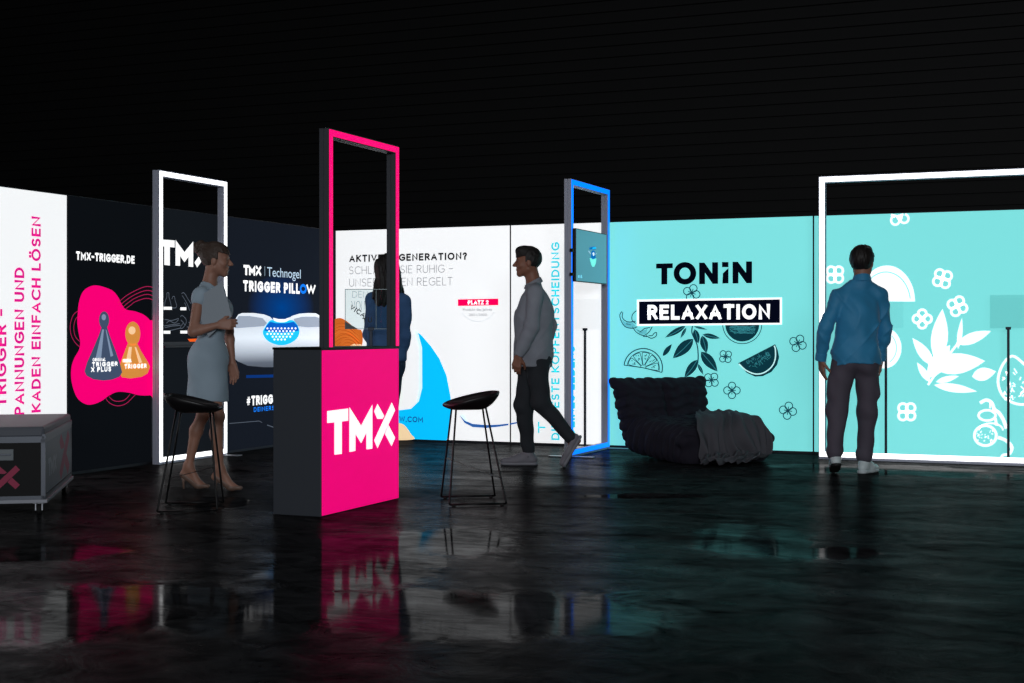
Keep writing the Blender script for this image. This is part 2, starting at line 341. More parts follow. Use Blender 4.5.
# ---- graphics, in metres on the booth walls
TMX = [[(0.0,0.952),(0.291,0.962),(0.291,0.698),(0.201,0.698),(0.201,0.007),(0.098,0.014),(0.098,0.698),(0.0,0.701)],[(0.307,0.99),(0.476,0.557),(0.645,0.997),(0.645,0.014),(0.554,0.017),(0.554,0.385),(0.476,0.172),(0.394,0.392),(0.394,0.024),(0.307,0.021)],[(0.945,1.0),(1.0,0.814),(0.722,0.003),(0.67,0.192)],[(0.722,1.0),(0.67,0.838),(0.718,0.663),(0.799,0.649),(0.827,0.708)],[(0.836,0.302),(0.941,0.0),(1.0,0.179),(0.893,0.495)]]
ART = [
('slogan','slogan_lettering','magenta',1,None,[('t','KADEN EINFACH LÖSEN',-4.501,0.511,-4.603,1.994,1,0.2),('t','PANNUNGEN UND',-4.68,0.498,-4.785,1.601,1,0.2),('t',') TRIGGER -',-4.868,0.468,-4.979,1.289,1,0.2)]),
('pawn','web_address','whiteprint',1,None,[('t','TMX-TRIGGER.DE',-4.097,1.688,-3.364,1.755,0,0.25)]),
('pawn','pink_blob','pinkblob',1,None,[('p',[(-4.083,1.193),(-4.078,1.262),(-4.065,1.349),(-4.026,1.428),(-3.96,1.473),(-3.866,1.494),(-3.757,1.483),(-3.646,1.455),(-3.576,1.403),(-3.534,1.35),(-3.477,1.306),(-3.361,1.293),(-3.243,1.266),(-3.159,1.221),(-3.107,1.158),(-3.107,0.6),(-3.153,0.584),(-3.302,0.59),(-3.448,0.618),(-3.59,0.629),(-3.702,0.601),(-3.785,0.565),(-3.893,0.542),(-3.986,0.548),(-4.078,0.596),(-4.13,0.675),(-4.156,0.762),(-4.151,0.848),(-4.117,0.917),(-4.065,0.976),(-4.049,1.037),(-4.07,1.124)])]),
('pawn','contour_lines','pinkline',1,None,[('s',[(-3.585,1.358),(-3.477,1.418),(-3.361,1.463),(-3.243,1.498),(-3.168,1.505),(-3.11,1.498)],0.006,0),('s',[(-3.562,1.337),(-3.458,1.392),(-3.361,1.432),(-3.243,1.465),(-3.168,1.471),(-3.11,1.462)],0.006,0),('s',[(-3.539,1.315),(-3.44,1.367),(-3.361,1.401),(-3.243,1.433),(-3.168,1.437),(-3.11,1.426)],0.006,0),('s',[(-3.517,1.294),(-3.421,1.341),(-3.361,1.371),(-3.243,1.4),(-3.168,1.403),(-3.11,1.39)],0.006,0),('s',[(-4.057,1.294),(-4.13,1.253),(-4.166,1.175),(-4.156,1.098),(-4.109,1.037),(-4.047,0.999)],0.006,0),('s',[(-4.062,1.254),(-4.104,1.219),(-4.125,1.158),(-4.109,1.089),(-4.057,1.046)],0.006,0),('s',[(-3.743,0.59),(-3.688,0.543),(-3.59,0.515),(-3.477,0.528),(-3.375,0.584),(-3.346,0.601)],0.006,0),('s',[(-3.697,0.597),(-3.646,0.564),(-3.576,0.551),(-3.491,0.561),(-3.425,0.602)],0.006,0)]),
('pawn','grey_pawn_picture','pawngrey',3,None,[('p',[(-3.79,1.163),(-3.724,1.163),(-3.688,1.088),(-3.618,0.971),(-3.554,0.849),(-3.531,0.789),(-3.562,0.754),(-3.66,0.732),(-3.771,0.728),(-3.893,0.742),(-3.978,0.775),(-3.999,0.81),(-3.968,0.879),(-3.885,1.001),(-3.823,1.097)]),('p',[(-3.697,1.217),(-3.698,1.201),(-3.703,1.186),(-3.71,1.172),(-3.721,1.161),(-3.733,1.152),(-3.746,1.147),(-3.76,1.145),(-3.774,1.147),(-3.787,1.152),(-3.799,1.16),(-3.809,1.172),(-3.817,1.185),(-3.821,1.2),(-3.823,1.216),(-3.821,1.231),(-3.817,1.246),(-3.809,1.26),(-3.799,1.271),(-3.787,1.28),(-3.774,1.285),(-3.76,1.287),(-3.746,1.286),(-3.733,1.28),(-3.721,1.272),(-3.71,1.261),(-3.703,1.248),(-3.698,1.232)])]),
('pawn','grey_pawn_highlight','pawnlight',4,None,[('p',[(-3.785,1.141),(-3.763,1.141),(-3.798,0.911),(-3.866,0.912)]),('p',[(-3.743,1.142),(-3.73,1.133),(-3.646,0.927),(-3.68,0.918)]),('p',[(-3.738,1.239),(-3.739,1.234),(-3.741,1.229),(-3.744,1.224),(-3.748,1.22),(-3.754,1.217),(-3.759,1.215),(-3.765,1.214),(-3.772,1.215),(-3.777,1.217),(-3.783,1.22),(-3.787,1.223),(-3.79,1.228),(-3.792,1.233),(-3.793,1.239),(-3.792,1.244),(-3.79,1.25),(-3.787,1.254),(-3.783,1.258),(-3.777,1.261),(-3.772,1.263),(-3.765,1.264),(-3.759,1.263),(-3.754,1.262),(-3.748,1.259),(-3.744,1.255),(-3.741,1.25),(-3.739,1.245)])]),
('pawn','gold_pawn_picture','pawngold',2,None,[('p',[(-3.456,1.024),(-3.331,1.023),(-3.278,0.958),(-3.189,0.867),(-3.159,0.826),(-3.189,0.771),(-3.272,0.744),(-3.419,0.735),(-3.534,0.748),(-3.568,0.799),(-3.548,0.871),(-3.505,0.943)]),('p',[(-3.29,1.105),(-3.293,1.083),(-3.3,1.061),(-3.312,1.042),(-3.328,1.026),(-3.347,1.015),(-3.368,1.007),(-3.39,1.005),(-3.412,1.008),(-3.433,1.015),(-3.451,1.027),(-3.467,1.043),(-3.478,1.062),(-3.486,1.083),(-3.488,1.106),(-3.486,1.128),(-3.478,1.149),(-3.467,1.168),(-3.451,1.184),(-3.433,1.196),(-3.412,1.203),(-3.39,1.206),(-3.368,1.204),(-3.347,1.196),(-3.328,1.185),(-3.312,1.169),(-3.3,1.149),(-3.293,1.128)])]),
('pawn','gold_pawn_highlight','pawnglint',3,None,[('p',[(-3.355,1.133),(-3.356,1.126),(-3.359,1.119),(-3.365,1.112),(-3.372,1.107),(-3.381,1.103),(-3.391,1.101),(-3.401,1.1),(-3.412,1.101),(-3.422,1.103),(-3.43,1.107),(-3.438,1.112),(-3.443,1.119),(-3.447,1.126),(-3.448,1.133),(-3.447,1.14),(-3.443,1.147),(-3.438,1.153),(-3.43,1.159),(-3.422,1.163),(-3.412,1.165),(-3.401,1.166),(-3.391,1.165),(-3.381,1.163),(-3.372,1.159),(-3.365,1.154),(-3.359,1.147),(-3.356,1.14)]),('p',[(-3.442,0.996),(-3.404,0.996),(-3.425,0.85),(-3.488,0.852)]),('p',[(-3.367,0.996),(-3.346,0.992),(-3.266,0.865),(-3.308,0.857)])]),
('pawn','pawn_lettering','whiteprint',5,None,[('t','ORIGINAL',-3.905,0.884,-3.744,0.912,0,0.24),('t','TRIGGER',-3.911,0.842,-3.592,0.879,0,0.28),('t','X PLUS',-3.923,0.799,-3.675,0.841,0,0.28),('t','ORIGINAL',-3.528,0.869,-3.41,0.898,0,0.26),('t','TRIGGER',-3.502,0.816,-3.209,0.854,0,0.28)]),
('range','product_label_bars','whiteprint',1,None,[('p',[(-2.97,1.337),(-2.848,1.339),(-2.848,1.313),(-2.97,1.311)]),('p',[(-2.726,1.336),(-2.638,1.338),(-2.638,1.312),(-2.726,1.311)]),('p',[(-2.97,1.131),(-2.871,1.131),(-2.871,1.105),(-2.97,1.105)]),('p',[(-2.726,1.132),(-2.623,1.132),(-2.623,1.107),(-2.726,1.107)])]),
('range','product_outlines','greyline',1,None,[('s',[(-2.953,1.343),(-2.945,1.384),(-2.92,1.425),(-2.92,1.455),(-2.891,1.456),(-2.891,1.425),(-2.87,1.38),(-2.858,1.345)],0.006,0),('s',[(-2.848,1.406),(-2.836,1.426),(-2.811,1.427),(-2.802,1.397),(-2.78,1.351),(-2.794,1.331),(-2.841,1.33)],0.006,0),('s',[(-2.708,1.455),(-2.682,1.466),(-2.653,1.451),(-2.613,1.411),(-2.566,1.37)],0.006,0),('s',[(-2.7,1.44),(-2.665,1.41),(-2.622,1.364),(-2.587,1.308)],0.006,0),('s',[(-2.665,1.379),(-2.648,1.359),(-2.636,1.338)],0.006,0),('s',[(-2.953,1.227),(-2.895,1.223),(-2.811,1.198),(-2.751,1.229)],0.006,0),('s',[(-2.928,1.197),(-2.878,1.218),(-2.827,1.223),(-2.751,1.239)],0.006,0),('s',[(-2.961,1.172),(-2.861,1.182),(-2.734,1.193)],0.006,0),('s',[(-2.953,1.157),(-2.844,1.172),(-2.725,1.178)],0.006,0),('s',[(-2.878,1.132),(-2.777,1.147),(-2.725,1.154)],0.006,0),('s',[(-2.725,1.255),(-2.7,1.265),(-2.665,1.25),(-2.639,1.225),(-2.648,1.188),(-2.7,1.152),(-2.725,1.162),(-2.682,1.199)],0.006,0),('s',[(-2.717,1.224),(-2.682,1.204),(-2.656,1.178)],0.006,0),('s',[(-2.63,1.163),(-2.595,1.165),(-2.566,1.147),(-2.587,1.124),(-2.622,1.127),(-2.625,1.147)],0.006,0),('s',[(-2.604,1.204),(-2.56,1.207),(-2.534,1.194)],0.006,0)]),
('range','orange_flyer_print','orangeprint',1,None,[('p',[(-2.618,1.058),(-2.43,1.062),(-2.43,0.968),(-2.506,0.978)])]),
('range','flyer_white_corner','whiteprint',2,None,[('p',[(-2.566,1.027),(-2.475,1.04),(-2.46,0.959)])]),
('pillow','headline_lettering','whiteprint',2,None,[('t','TRIGGER PILL',-1.739,1.503,-0.718,1.607,0,0.27),('t','W',-0.586,1.504,-0.407,1.605,0,0.27)]),
('pillow','headline_letter_ring','blueprint',2,None,[('t','O',-0.714,1.506,-0.584,1.605,0,0.27)]),
('pillow','partner_lettering','softwhite',2,None,[('t','Technogel',-1.322,1.659,-0.699,1.748,0,0.0),('s',[(-1.365,1.756),(-1.365,1.66)],0.004,0)]),
('pillow','hashtag_lettering','whiteprint',2,None,[('t','#TRIGGER',-1.688,0.422,-1.068,0.514,0,0.26)]),
('pillow','hashtag_subline','blueprint',2,None,[('t','DEINERS',-1.559,0.359,-1.196,0.403,0,0.22)]),
('pillow','pillow_picture','pillowprint',1,None,[('p',[(-1.97,0.944),(-1.946,1.052),(-1.89,1.161),(-1.859,1.249),(-1.818,1.284),(-1.756,1.298),(-1.556,1.301),(-1.377,1.289),(-1.272,1.269),(-1.206,1.234),(-1.072,1.223),(-0.949,1.247),(-0.866,1.28),(-0.726,1.304),(-0.554,1.313),(-0.394,1.312),(-0.32,1.289),(-0.32,0.757),(-1.377,0.781),(-1.657,0.801),(-1.83,0.846),(-1.927,0.896)])]),
('pillow','pillow_upper_fold','pillowgrey',2,None,[('p',[(-1.859,1.229),(-1.818,1.27),(-1.632,1.272),(-1.403,1.254),(-1.325,1.205),(-1.377,1.176),(-1.632,1.164),(-1.878,1.154)]),('p',[(-0.838,1.251),(-0.669,1.275),(-0.408,1.278),(-0.32,1.263),(-0.32,1.173),(-0.554,1.167),(-0.782,1.178)])]),
('pillow','pillow_core_picture','corecyan',3,None,[('p',[(-1.351,1.176),(-1.285,1.226),(-1.219,1.237),(-1.126,1.217),(-1.004,1.218),(-0.908,1.239),(-0.825,1.229),(-0.754,1.179),(-0.726,1.12),(-0.768,1.061),(-0.866,1.018),(-1.004,0.992),(-1.139,0.994),(-1.272,1.02),(-1.364,1.063),(-1.403,1.12)])]),
('pillow','pillow_core_band','coreblue',4,None,[('p',[(-1.338,1.183),(-1.272,1.219),(-1.166,1.206),(-0.977,1.207),(-0.838,1.222),(-0.768,1.186),(-0.74,1.134),(-0.894,1.12),(-1.058,1.113),(-1.246,1.123),(-1.377,1.134)])]),
('pillow','pillow_core_dots','whiteprint',5,None,[('p',[(-1.307,1.155),(-1.312,1.148),(-1.325,1.145),(-1.337,1.148),(-1.342,1.155),(-1.337,1.162),(-1.325,1.165),(-1.312,1.162)]),('p',[(-1.243,1.155),(-1.249,1.148),(-1.262,1.145),(-1.274,1.148),(-1.279,1.155),(-1.274,1.162),(-1.262,1.165),(-1.249,1.163)]),('p',[(-1.18,1.155),(-1.185,1.148),(-1.198,1.145),(-1.211,1.148),(-1.216,1.155),(-1.211,1.163),(-1.198,1.166),(-1.185,1.163)]),('p',[(-1.116,1.156),(-1.121,1.148),(-1.134,1.145),(-1.147,1.148),(-1.152,1.156),(-1.147,1.163),(-1.134,1.166),(-1.121,1.163)]),('p',[(-1.051,1.156),(-1.056,1.148),(-1.069,1.145),(-1.082,1.148),(-1.088,1.156),(-1.082,1.163),(-1.069,1.166),(-1.056,1.163)]),('p',[(-0.985,1.156),(-0.991,1.149),(-1.004,1.146),(-1.017,1.149),(-1.023,1.156),(-1.017,1.163),(-1.004,1.166),(-0.991,1.163)]),('p',[(-0.919,1.156),(-0.925,1.149),(-0.938,1.146),(-0.951,1.149),(-0.957,1.156),(-0.951,1.163),(-0.938,1.166),(-0.925,1.163)]),('p',[(-0.853,1.156),(-0.858,1.149),(-0.872,1.146),(-0.885,1.149),(-0.891,1.156),(-0.885,1.164),(-0.872,1.167),(-0.858,1.164)]),('p',[(-0.786,1.156),(-0.791,1.149),(-0.805,1.146),(-0.818,1.149),(-0.824,1.156),(-0.818,1.164),(-0.805,1.167),(-0.791,1.164)]),('p',[(-1.275,1.128),(-1.28,1.121),(-1.293,1.118),(-1.306,1.121),(-1.311,1.128),(-1.306,1.135),(-1.293,1.138),(-1.28,1.135)]),('p',[(-1.212,1.128),(-1.217,1.121),(-1.23,1.118),(-1.243,1.121),(-1.248,1.128),(-1.243,1.135),(-1.23,1.138),(-1.217,1.136)]),('p',[(-1.148,1.128),(-1.153,1.121),(-1.166,1.118),(-1.179,1.121),(-1.184,1.128),(-1.179,1.136),(-1.166,1.139),(-1.153,1.136)]),('p',[(-1.083,1.128),(-1.089,1.121),(-1.102,1.118),(-1.115,1.121),(-1.12,1.128),(-1.115,1.136),(-1.102,1.139),(-1.089,1.136)]),('p',[(-1.018,1.128),(-1.024,1.121),(-1.037,1.118),(-1.05,1.121),(-1.055,1.128),(-1.05,1.136),(-1.037,1.139),(-1.024,1.136)]),('p',[(-0.952,1.128),(-0.958,1.121),(-0.971,1.118),(-0.984,1.121),(-0.99,1.128),(-0.984,1.136),(-0.971,1.139),(-0.958,1.136)]),('p',[(-0.886,1.128),(-0.892,1.121),(-0.905,1.118),(-0.918,1.121),(-0.924,1.128),(-0.918,1.136),(-0.905,1.139),(-0.892,1.136)]),('p',[(-0.819,1.129),(-0.825,1.121),(-0.838,1.118),(-0.852,1.121),(-0.857,1.128),(-0.852,1.136),(-0.838,1.139),(-0.825,1.136)]),('p',[(-1.307,1.101),(-1.312,1.094),(-1.325,1.091),(-1.337,1.094),(-1.342,1.101),(-1.337,1.109),(-1.325,1.111),(-1.312,1.108)]),('p',[(-1.243,1.101),(-1.249,1.094),(-1.262,1.091),(-1.274,1.094),(-1.279,1.101),(-1.274,1.108),(-1.262,1.111),(-1.249,1.108)]),('p',[(-1.18,1.101),(-1.185,1.094),(-1.198,1.091),(-1.211,1.094),(-1.216,1.101),(-1.211,1.108),(-1.198,1.111),(-1.185,1.108)]),('p',[(-1.116,1.101),(-1.121,1.094),(-1.134,1.091),(-1.147,1.094),(-1.152,1.101),(-1.147,1.108),(-1.134,1.111),(-1.121,1.108)]),('p',[(-1.051,1.101),(-1.056,1.094),(-1.069,1.091),(-1.082,1.094),(-1.088,1.101),(-1.082,1.108),(-1.069,1.111),(-1.056,1.108)]),('p',[(-0.985,1.101),(-0.991,1.094),(-1.004,1.091),(-1.017,1.094),(-1.023,1.101),(-1.017,1.108),(-1.004,1.111),(-0.991,1.108)]),('p',[(-0.919,1.101),(-0.925,1.093),(-0.938,1.09),(-0.951,1.094),(-0.957,1.101),(-0.951,1.108),(-0.938,1.111),(-0.925,1.108)]),('p',[(-0.853,1.101),(-0.858,1.093),(-0.872,1.09),(-0.885,1.093),(-0.891,1.101),(-0.885,1.108),(-0.872,1.111),(-0.858,1.108)]),('p',[(-1.212,1.074),(-1.217,1.067),(-1.23,1.064),(-1.243,1.067),(-1.248,1.074),(-1.243,1.081),(-1.23,1.084),(-1.217,1.081)]),('p',[(-1.148,1.074),(-1.153,1.067),(-1.166,1.064),(-1.179,1.067),(-1.184,1.074),(-1.179,1.081),(-1.166,1.084),(-1.153,1.081)]),('p',[(-1.083,1.074),(-1.089,1.066),(-1.102,1.063),(-1.115,1.067),(-1.12,1.074),(-1.115,1.081),(-1.102,1.084),(-1.089,1.081)]),('p',[(-1.018,1.073),(-1.024,1.066),(-1.037,1.063),(-1.05,1.066),(-1.055,1.074),(-1.05,1.081),(-1.037,1.084),(-1.024,1.081)]),('p',[(-0.952,1.073),(-0.958,1.066),(-0.971,1.063),(-0.984,1.066),(-0.99,1.073),(-0.984,1.081),(-0.971,1.084),(-0.958,1.081)]),('p',[(-0.886,1.073),(-0.892,1.066),(-0.905,1.063),(-0.918,1.066),(-0.924,1.073),(-0.918,1.081),(-0.905,1.084),(-0.892,1.08)]),('p',[(-1.18,1.047),(-1.185,1.04),(-1.198,1.037),(-1.211,1.04),(-1.216,1.047),(-1.211,1.054),(-1.198,1.057),(-1.185,1.054)]),('p',[(-1.116,1.047),(-1.121,1.039),(-1.134,1.036),(-1.147,1.039),(-1.152,1.047),(-1.147,1.054),(-1.134,1.057),(-1.121,1.054)]),('p',[(-1.051,1.046),(-1.056,1.039),(-1.069,1.036),(-1.082,1.039),(-1.088,1.046),(-1.082,1.054),(-1.069,1.057),(-1.056,1.054)]),('p',[(-0.985,1.046),(-0.991,1.039),(-1.004,1.036),(-1.017,1.039),(-1.023,1.046),(-1.017,1.053),(-1.004,1.056),(-0.991,1.053)])]),
('pillow','pillow_neck_notch','whiteprint',4,None,[('p',[(-1.224,1.259),(-1.112,1.246),(-1.004,1.247),(-0.916,1.265),(-0.935,1.236),(-1.004,1.218),(-1.139,1.217),(-1.206,1.231)])]),
('pillow','floor_line_print','greyline',1,None,[('s',[(-1.971,0.274),(-1.464,0.268),(-1.411,0.25)],0.006,0),('s',[(-1.322,0.221),(-1.196,0.189)],0.008,0)]),
('pillow','blue_rule','navyprint',1,None,[('p',[(-1.688,0.713),(-0.311,0.692),(-0.311,0.661),(-1.688,0.686)])]),
('aktive','headline_lettering','blackprint',1,None,[('t','AKTIVE REGENERATION?',0.171,1.852,1.524,1.927,0,0.23)]),
('aktive','subline_lettering','thinprint',1,None,[('t','SCHLAFEN SIE RUHIG –',0.171,1.725,1.368,1.806,0,0.07),('t','UNSER KISSEN REGELT',0.171,1.595,1.362,1.678,0,0.07),('t','DEN',0.209,1.48,0.392,1.547,0,0.06),('t','VON H',0.197,1.35,0.428,1.445,0,0.06)]),
('aktive','award_bar','pinkred',1,None,[('p',[(1.423,1.451),(1.868,1.455),(1.868,1.389),(1.423,1.384)])]),
('aktive','award_bar_lettering','whiteprint',2,None,[('t','PLATZ 2',1.535,1.396,1.762,1.441,0,0.26)]),
('aktive','award_small_lettering','greyprint',1,None,[('t','Produkt des Jahres',1.479,1.333,1.799,1.36,0,0.0),('t','2021/2022',1.546,1.282,1.744,1.305,0,0.0)]),
('aktive','award_faint_lettering','faintprint',1,None,[('t','TOP',1.579,1.559,1.711,1.605,0,0.09),('t','AWARD',1.557,1.484,1.821,1.534,0,0.09),('s',[(1.826,1.323),(1.817,1.311),(1.808,1.299),(1.798,1.288),(1.787,1.278),(1.775,1.268),(1.763,1.26),(1.75,1.252),(1.736,1.245),(1.721,1.239),(1.707,1.234),(1.692,1.231),(1.676,1.228),(1.661,1.226),(1.645,1.226),(1.629,1.226),(1.614,1.228),(1.598,1.231),(1.583,1.235),(1.568,1.24),(1.554,1.246),(1.54,1.253),(1.527,1.26),(1.514,1.269),(1.502,1.279),(1.491,1.289),(1.481,1.301),(1.471,1.313),(1.463,1.325)],0.012,0)]),
('aktive','blue_shape','skyblue',1,None,[('p',[(0.973,1.113),(1.009,1.09),(1.123,0.97),(1.217,0.845),(1.296,0.675),(1.341,0.461),(1.351,0.283),(1.333,0.14),(1.296,0.017),(0.403,0.02),(0.403,0.306),(0.772,0.314),(0.893,0.331),(0.983,0.41),(1.021,0.546),(1.019,0.96)])]),
('aktive','pale_blue_fade','paleblue',1,None,[('p',[(0.973,1.113),(1.019,0.96),(1.021,0.546),(0.983,0.41),(0.953,0.382),(0.983,0.545),(0.985,0.96),(0.933,1.141)])]),
('aktive','beige_shape','beige',2,None,[('p',[(0.527,0.192),(0.761,0.179),(0.832,0.145),(0.889,0.074),(0.913,0.013),(0.527,0.02)])]),
('aktive','web_address','navyprint2',2,None,[('t','W.COM',0.76,0.193,1.029,0.251,0,0.17)]),
('aktive','orange_hair_picture','hairorange',1,None,[('p',[(-0.074,1.214),(0.0,1.257),(0.074,1.265),(0.147,1.23),(0.251,1.154),(0.312,1.14),(0.33,1.074),(0.32,0.978),(0.245,0.891),(-0.074,0.868)])]),
('aktive','hair_strands','hairdark',2,None,[('s',[(0.0,1.16),(0.074,1.181),(0.172,1.16),(0.281,1.085)],0.004,0),('s',[(0.0,1.106),(0.086,1.138),(0.184,1.117),(0.293,1.031)],0.004,0),('s',[(0.0,1.041),(0.098,1.09),(0.196,1.074),(0.287,0.999)],0.004,0),('s',[(0.025,0.977),(0.111,1.041),(0.196,1.031),(0.269,0.977)],0.004,0),('s',[(0.012,1.203),(0.086,1.214),(0.172,1.187),(0.245,1.128)],0.004,0),('s',[(0.0,1.13),(0.074,1.151),(0.172,1.13),(0.281,1.055)],0.004,0),('s',[(0.0,1.076),(0.086,1.108),(0.184,1.087),(0.293,1.001)],0.004,0),('s',[(0.0,1.011),(0.098,1.06),(0.196,1.044),(0.287,0.969)],0.004,0),('s',[(0.025,0.946),(0.111,1.011),(0.196,1.001),(0.269,0.947)],0.004,0),('s',[(0.012,1.173),(0.086,1.184),(0.172,1.157),(0.245,1.097)],0.004,0)]),
('aktive','hair_light_strands','hairlight',3,None,[('s',[(0.0,1.138),(0.08,1.16),(0.178,1.138),(0.287,1.058)],0.004,0),('s',[(0.0,1.074),(0.092,1.115),(0.19,1.095),(0.293,1.015)],0.004,0),('s',[(0.074,0.987),(0.135,1.025),(0.208,1.015),(0.263,0.977)],0.004,0),('s',[(0.0,1.166),(0.08,1.188),(0.178,1.166),(0.287,1.086)],0.004,0),('s',[(0.0,1.102),(0.092,1.143),(0.19,1.123),(0.293,1.043)],0.004,0),('s',[(0.074,1.015),(0.135,1.053),(0.208,1.043),(0.263,1.005)],0.004,0),('s',[(0.0,1.102),(0.08,1.123),(0.178,1.102),(0.287,1.021)],0.004,0),('s',[(0.0,1.037),(0.092,1.078),(0.19,1.059),(0.293,0.979)],0.004,0),('s',[(0.074,0.951),(0.135,0.989),(0.208,0.978),(0.263,0.941)],0.004,0)]),
('aktive','cheek_picture','beige',2,None,[('p',[(0.184,0.977),(0.227,0.997),(0.318,0.99),(0.312,0.892),(0.196,0.891)])]),
('aktive','brush_curve','brushblue',1,None,[('p',[(1.449,0.271),(1.498,0.224),(1.586,0.192),(1.74,0.184),(1.875,0.192),(1.978,0.205),(1.978,0.188),(1.875,0.171),(1.74,0.155),(1.586,0.16),(1.498,0.199),(1.449,0.264)])]),
('aktive','brush_fade','paleblue',1,None,[('p',[(1.453,0.276),(1.488,0.286),(1.527,0.216),(1.498,0.224)])]),
('kopf','brush_curve','brushblue',1,None,[('p',[(1.997,0.209),(2.065,0.222),(2.112,0.239),(2.112,0.228),(2.065,0.208),(1.997,0.192)])]),
('kopf','slogan_lettering','cyanprint',1,None,[('t','DIE BESTE KOPFENTSCHEIDUNG',2.523,0.055,2.436,2.002,1,0.19),('t','T / X',2.375,0.12,2.295,0.704,1,0.19),('t','DEINES LEBENS',2.685,0.099,2.575,0.983,1,0.19)]),
('tonin','brand_lettering','inkprint',1,None,[('p',[(3.511,1.775),(3.676,1.776),(3.676,1.729),(3.622,1.728),(3.622,1.576),(3.563,1.574),(3.563,1.728),(3.511,1.728)]),('o',[(3.906,1.676),(3.904,1.658),(3.899,1.64),(3.891,1.623),(3.88,1.608),(3.866,1.595),(3.851,1.585),(3.833,1.577),(3.815,1.572),(3.795,1.571),(3.776,1.573),(3.758,1.578),(3.74,1.586),(3.724,1.597),(3.711,1.61),(3.7,1.626),(3.691,1.643),(3.686,1.661),(3.685,1.68),(3.686,1.699),(3.691,1.717),(3.7,1.733),(3.711,1.749),(3.724,1.762),(3.74,1.772),(3.758,1.78),(3.776,1.784),(3.795,1.785),(3.815,1.783),(3.833,1.778),(3.851,1.77),(3.866,1.759),(3.88,1.746),(3.891,1.73),(3.899,1.713),(3.904,1.695)],[(3.848,1.677),(3.848,1.668),(3.845,1.659),(3.841,1.65),(3.836,1.643),(3.83,1.636),(3.822,1.631),(3.814,1.627),(3.805,1.625),(3.795,1.624),(3.786,1.625),(3.777,1.627),(3.769,1.631),(3.761,1.637),(3.755,1.644),(3.749,1.652),(3.746,1.66),(3.743,1.67),(3.742,1.679),(3.743,1.688),(3.746,1.698),(3.749,1.706),(3.755,1.714),(3.761,1.72),(3.769,1.726),(3.777,1.729),(3.786,1.732),(3.795,1.732),(3.805,1.731),(3.814,1.729),(3.822,1.725),(3.83,1.719),(3.836,1.712),(3.841,1.705),(3.845,1.696),(3.848,1.687)]),('p',[(3.934,1.777),(3.985,1.776),(4.06,1.673),(4.06,1.778),(4.117,1.777),(4.117,1.575),(4.065,1.574),(3.991,1.681),(3.991,1.573),(3.934,1.573)]),('p',[(4.155,1.779),(4.217,1.777),(4.217,1.729),(4.155,1.73)]),('p',[(4.163,1.671),(4.217,1.722),(4.217,1.577),(4.158,1.576)]),('p',[(4.256,1.779),(4.306,1.778),(4.384,1.674),(4.384,1.78),(4.441,1.779),(4.441,1.576),(4.389,1.576),(4.312,1.682),(4.312,1.575),(4.256,1.575)])]),
('tonin','title_border','whiteprint',2,None,[('p',[(3.319,1.432),(4.721,1.44),(4.721,1.189),(3.319,1.178)])]),
('tonin','title_plate','inkplate',3,None,[('p',[(3.341,1.413),(4.702,1.422),(4.702,1.205),(3.341,1.196)])]),
('tonin','title_lettering','whiteprint',4,None,[('t','RELAXATION',3.426,1.237,4.612,1.381,0,0.235)]),
('tonin','flower_print','linkprint',1,None,[('s',[(3.943,1.476),(3.939,1.46),(3.929,1.448),(3.914,1.441),(3.898,1.441),(3.883,1.448),(3.873,1.461),(3.869,1.476),(3.873,1.492),(3.883,1.504),(3.898,1.511),(3.914,1.511),(3.929,1.504),(3.939,1.491)],0.009,1),('s',[(3.883,1.449),(3.88,1.434),(3.869,1.421),(3.855,1.415),(3.838,1.415),(3.823,1.422),(3.813,1.434),(3.81,1.45),(3.813,1.466),(3.823,1.478),(3.838,1.485),(3.855,1.485),(3.869,1.477),(3.88,1.465)],0.009,1),('s',[(3.855,1.507),(3.852,1.492),(3.842,1.48),(3.827,1.473),(3.81,1.473),(3.796,1.48),(3.785,1.493),(3.782,1.508),(3.785,1.524),(3.796,1.536),(3.81,1.543),(3.827,1.543),(3.842,1.536),(3.852,1.523)],0.009,1),('s',[(3.915,1.534),(3.911,1.518),(3.901,1.506),(3.886,1.499),(3.87,1.499),(3.855,1.506),(3.845,1.519),(3.841,1.535),(3.845,1.55),(3.855,1.562),(3.87,1.569),(3.886,1.569),(3.901,1.562),(3.911,1.549)],0.009,1),('p',[(3.877,1.492),(3.872,1.482),(3.862,1.478),(3.852,1.482),(3.848,1.492),(3.852,1.502),(3.862,1.506),(3.872,1.502)]),('s',[(3.862,1.492),(3.9,1.478)],0.008,0),('s',[(3.862,1.492),(3.849,1.456)],0.008,0),('s',[(3.862,1.492),(3.825,1.506)],0.008,0),('s',[(3.862,1.492),(3.876,1.528)],0.008,0)]),
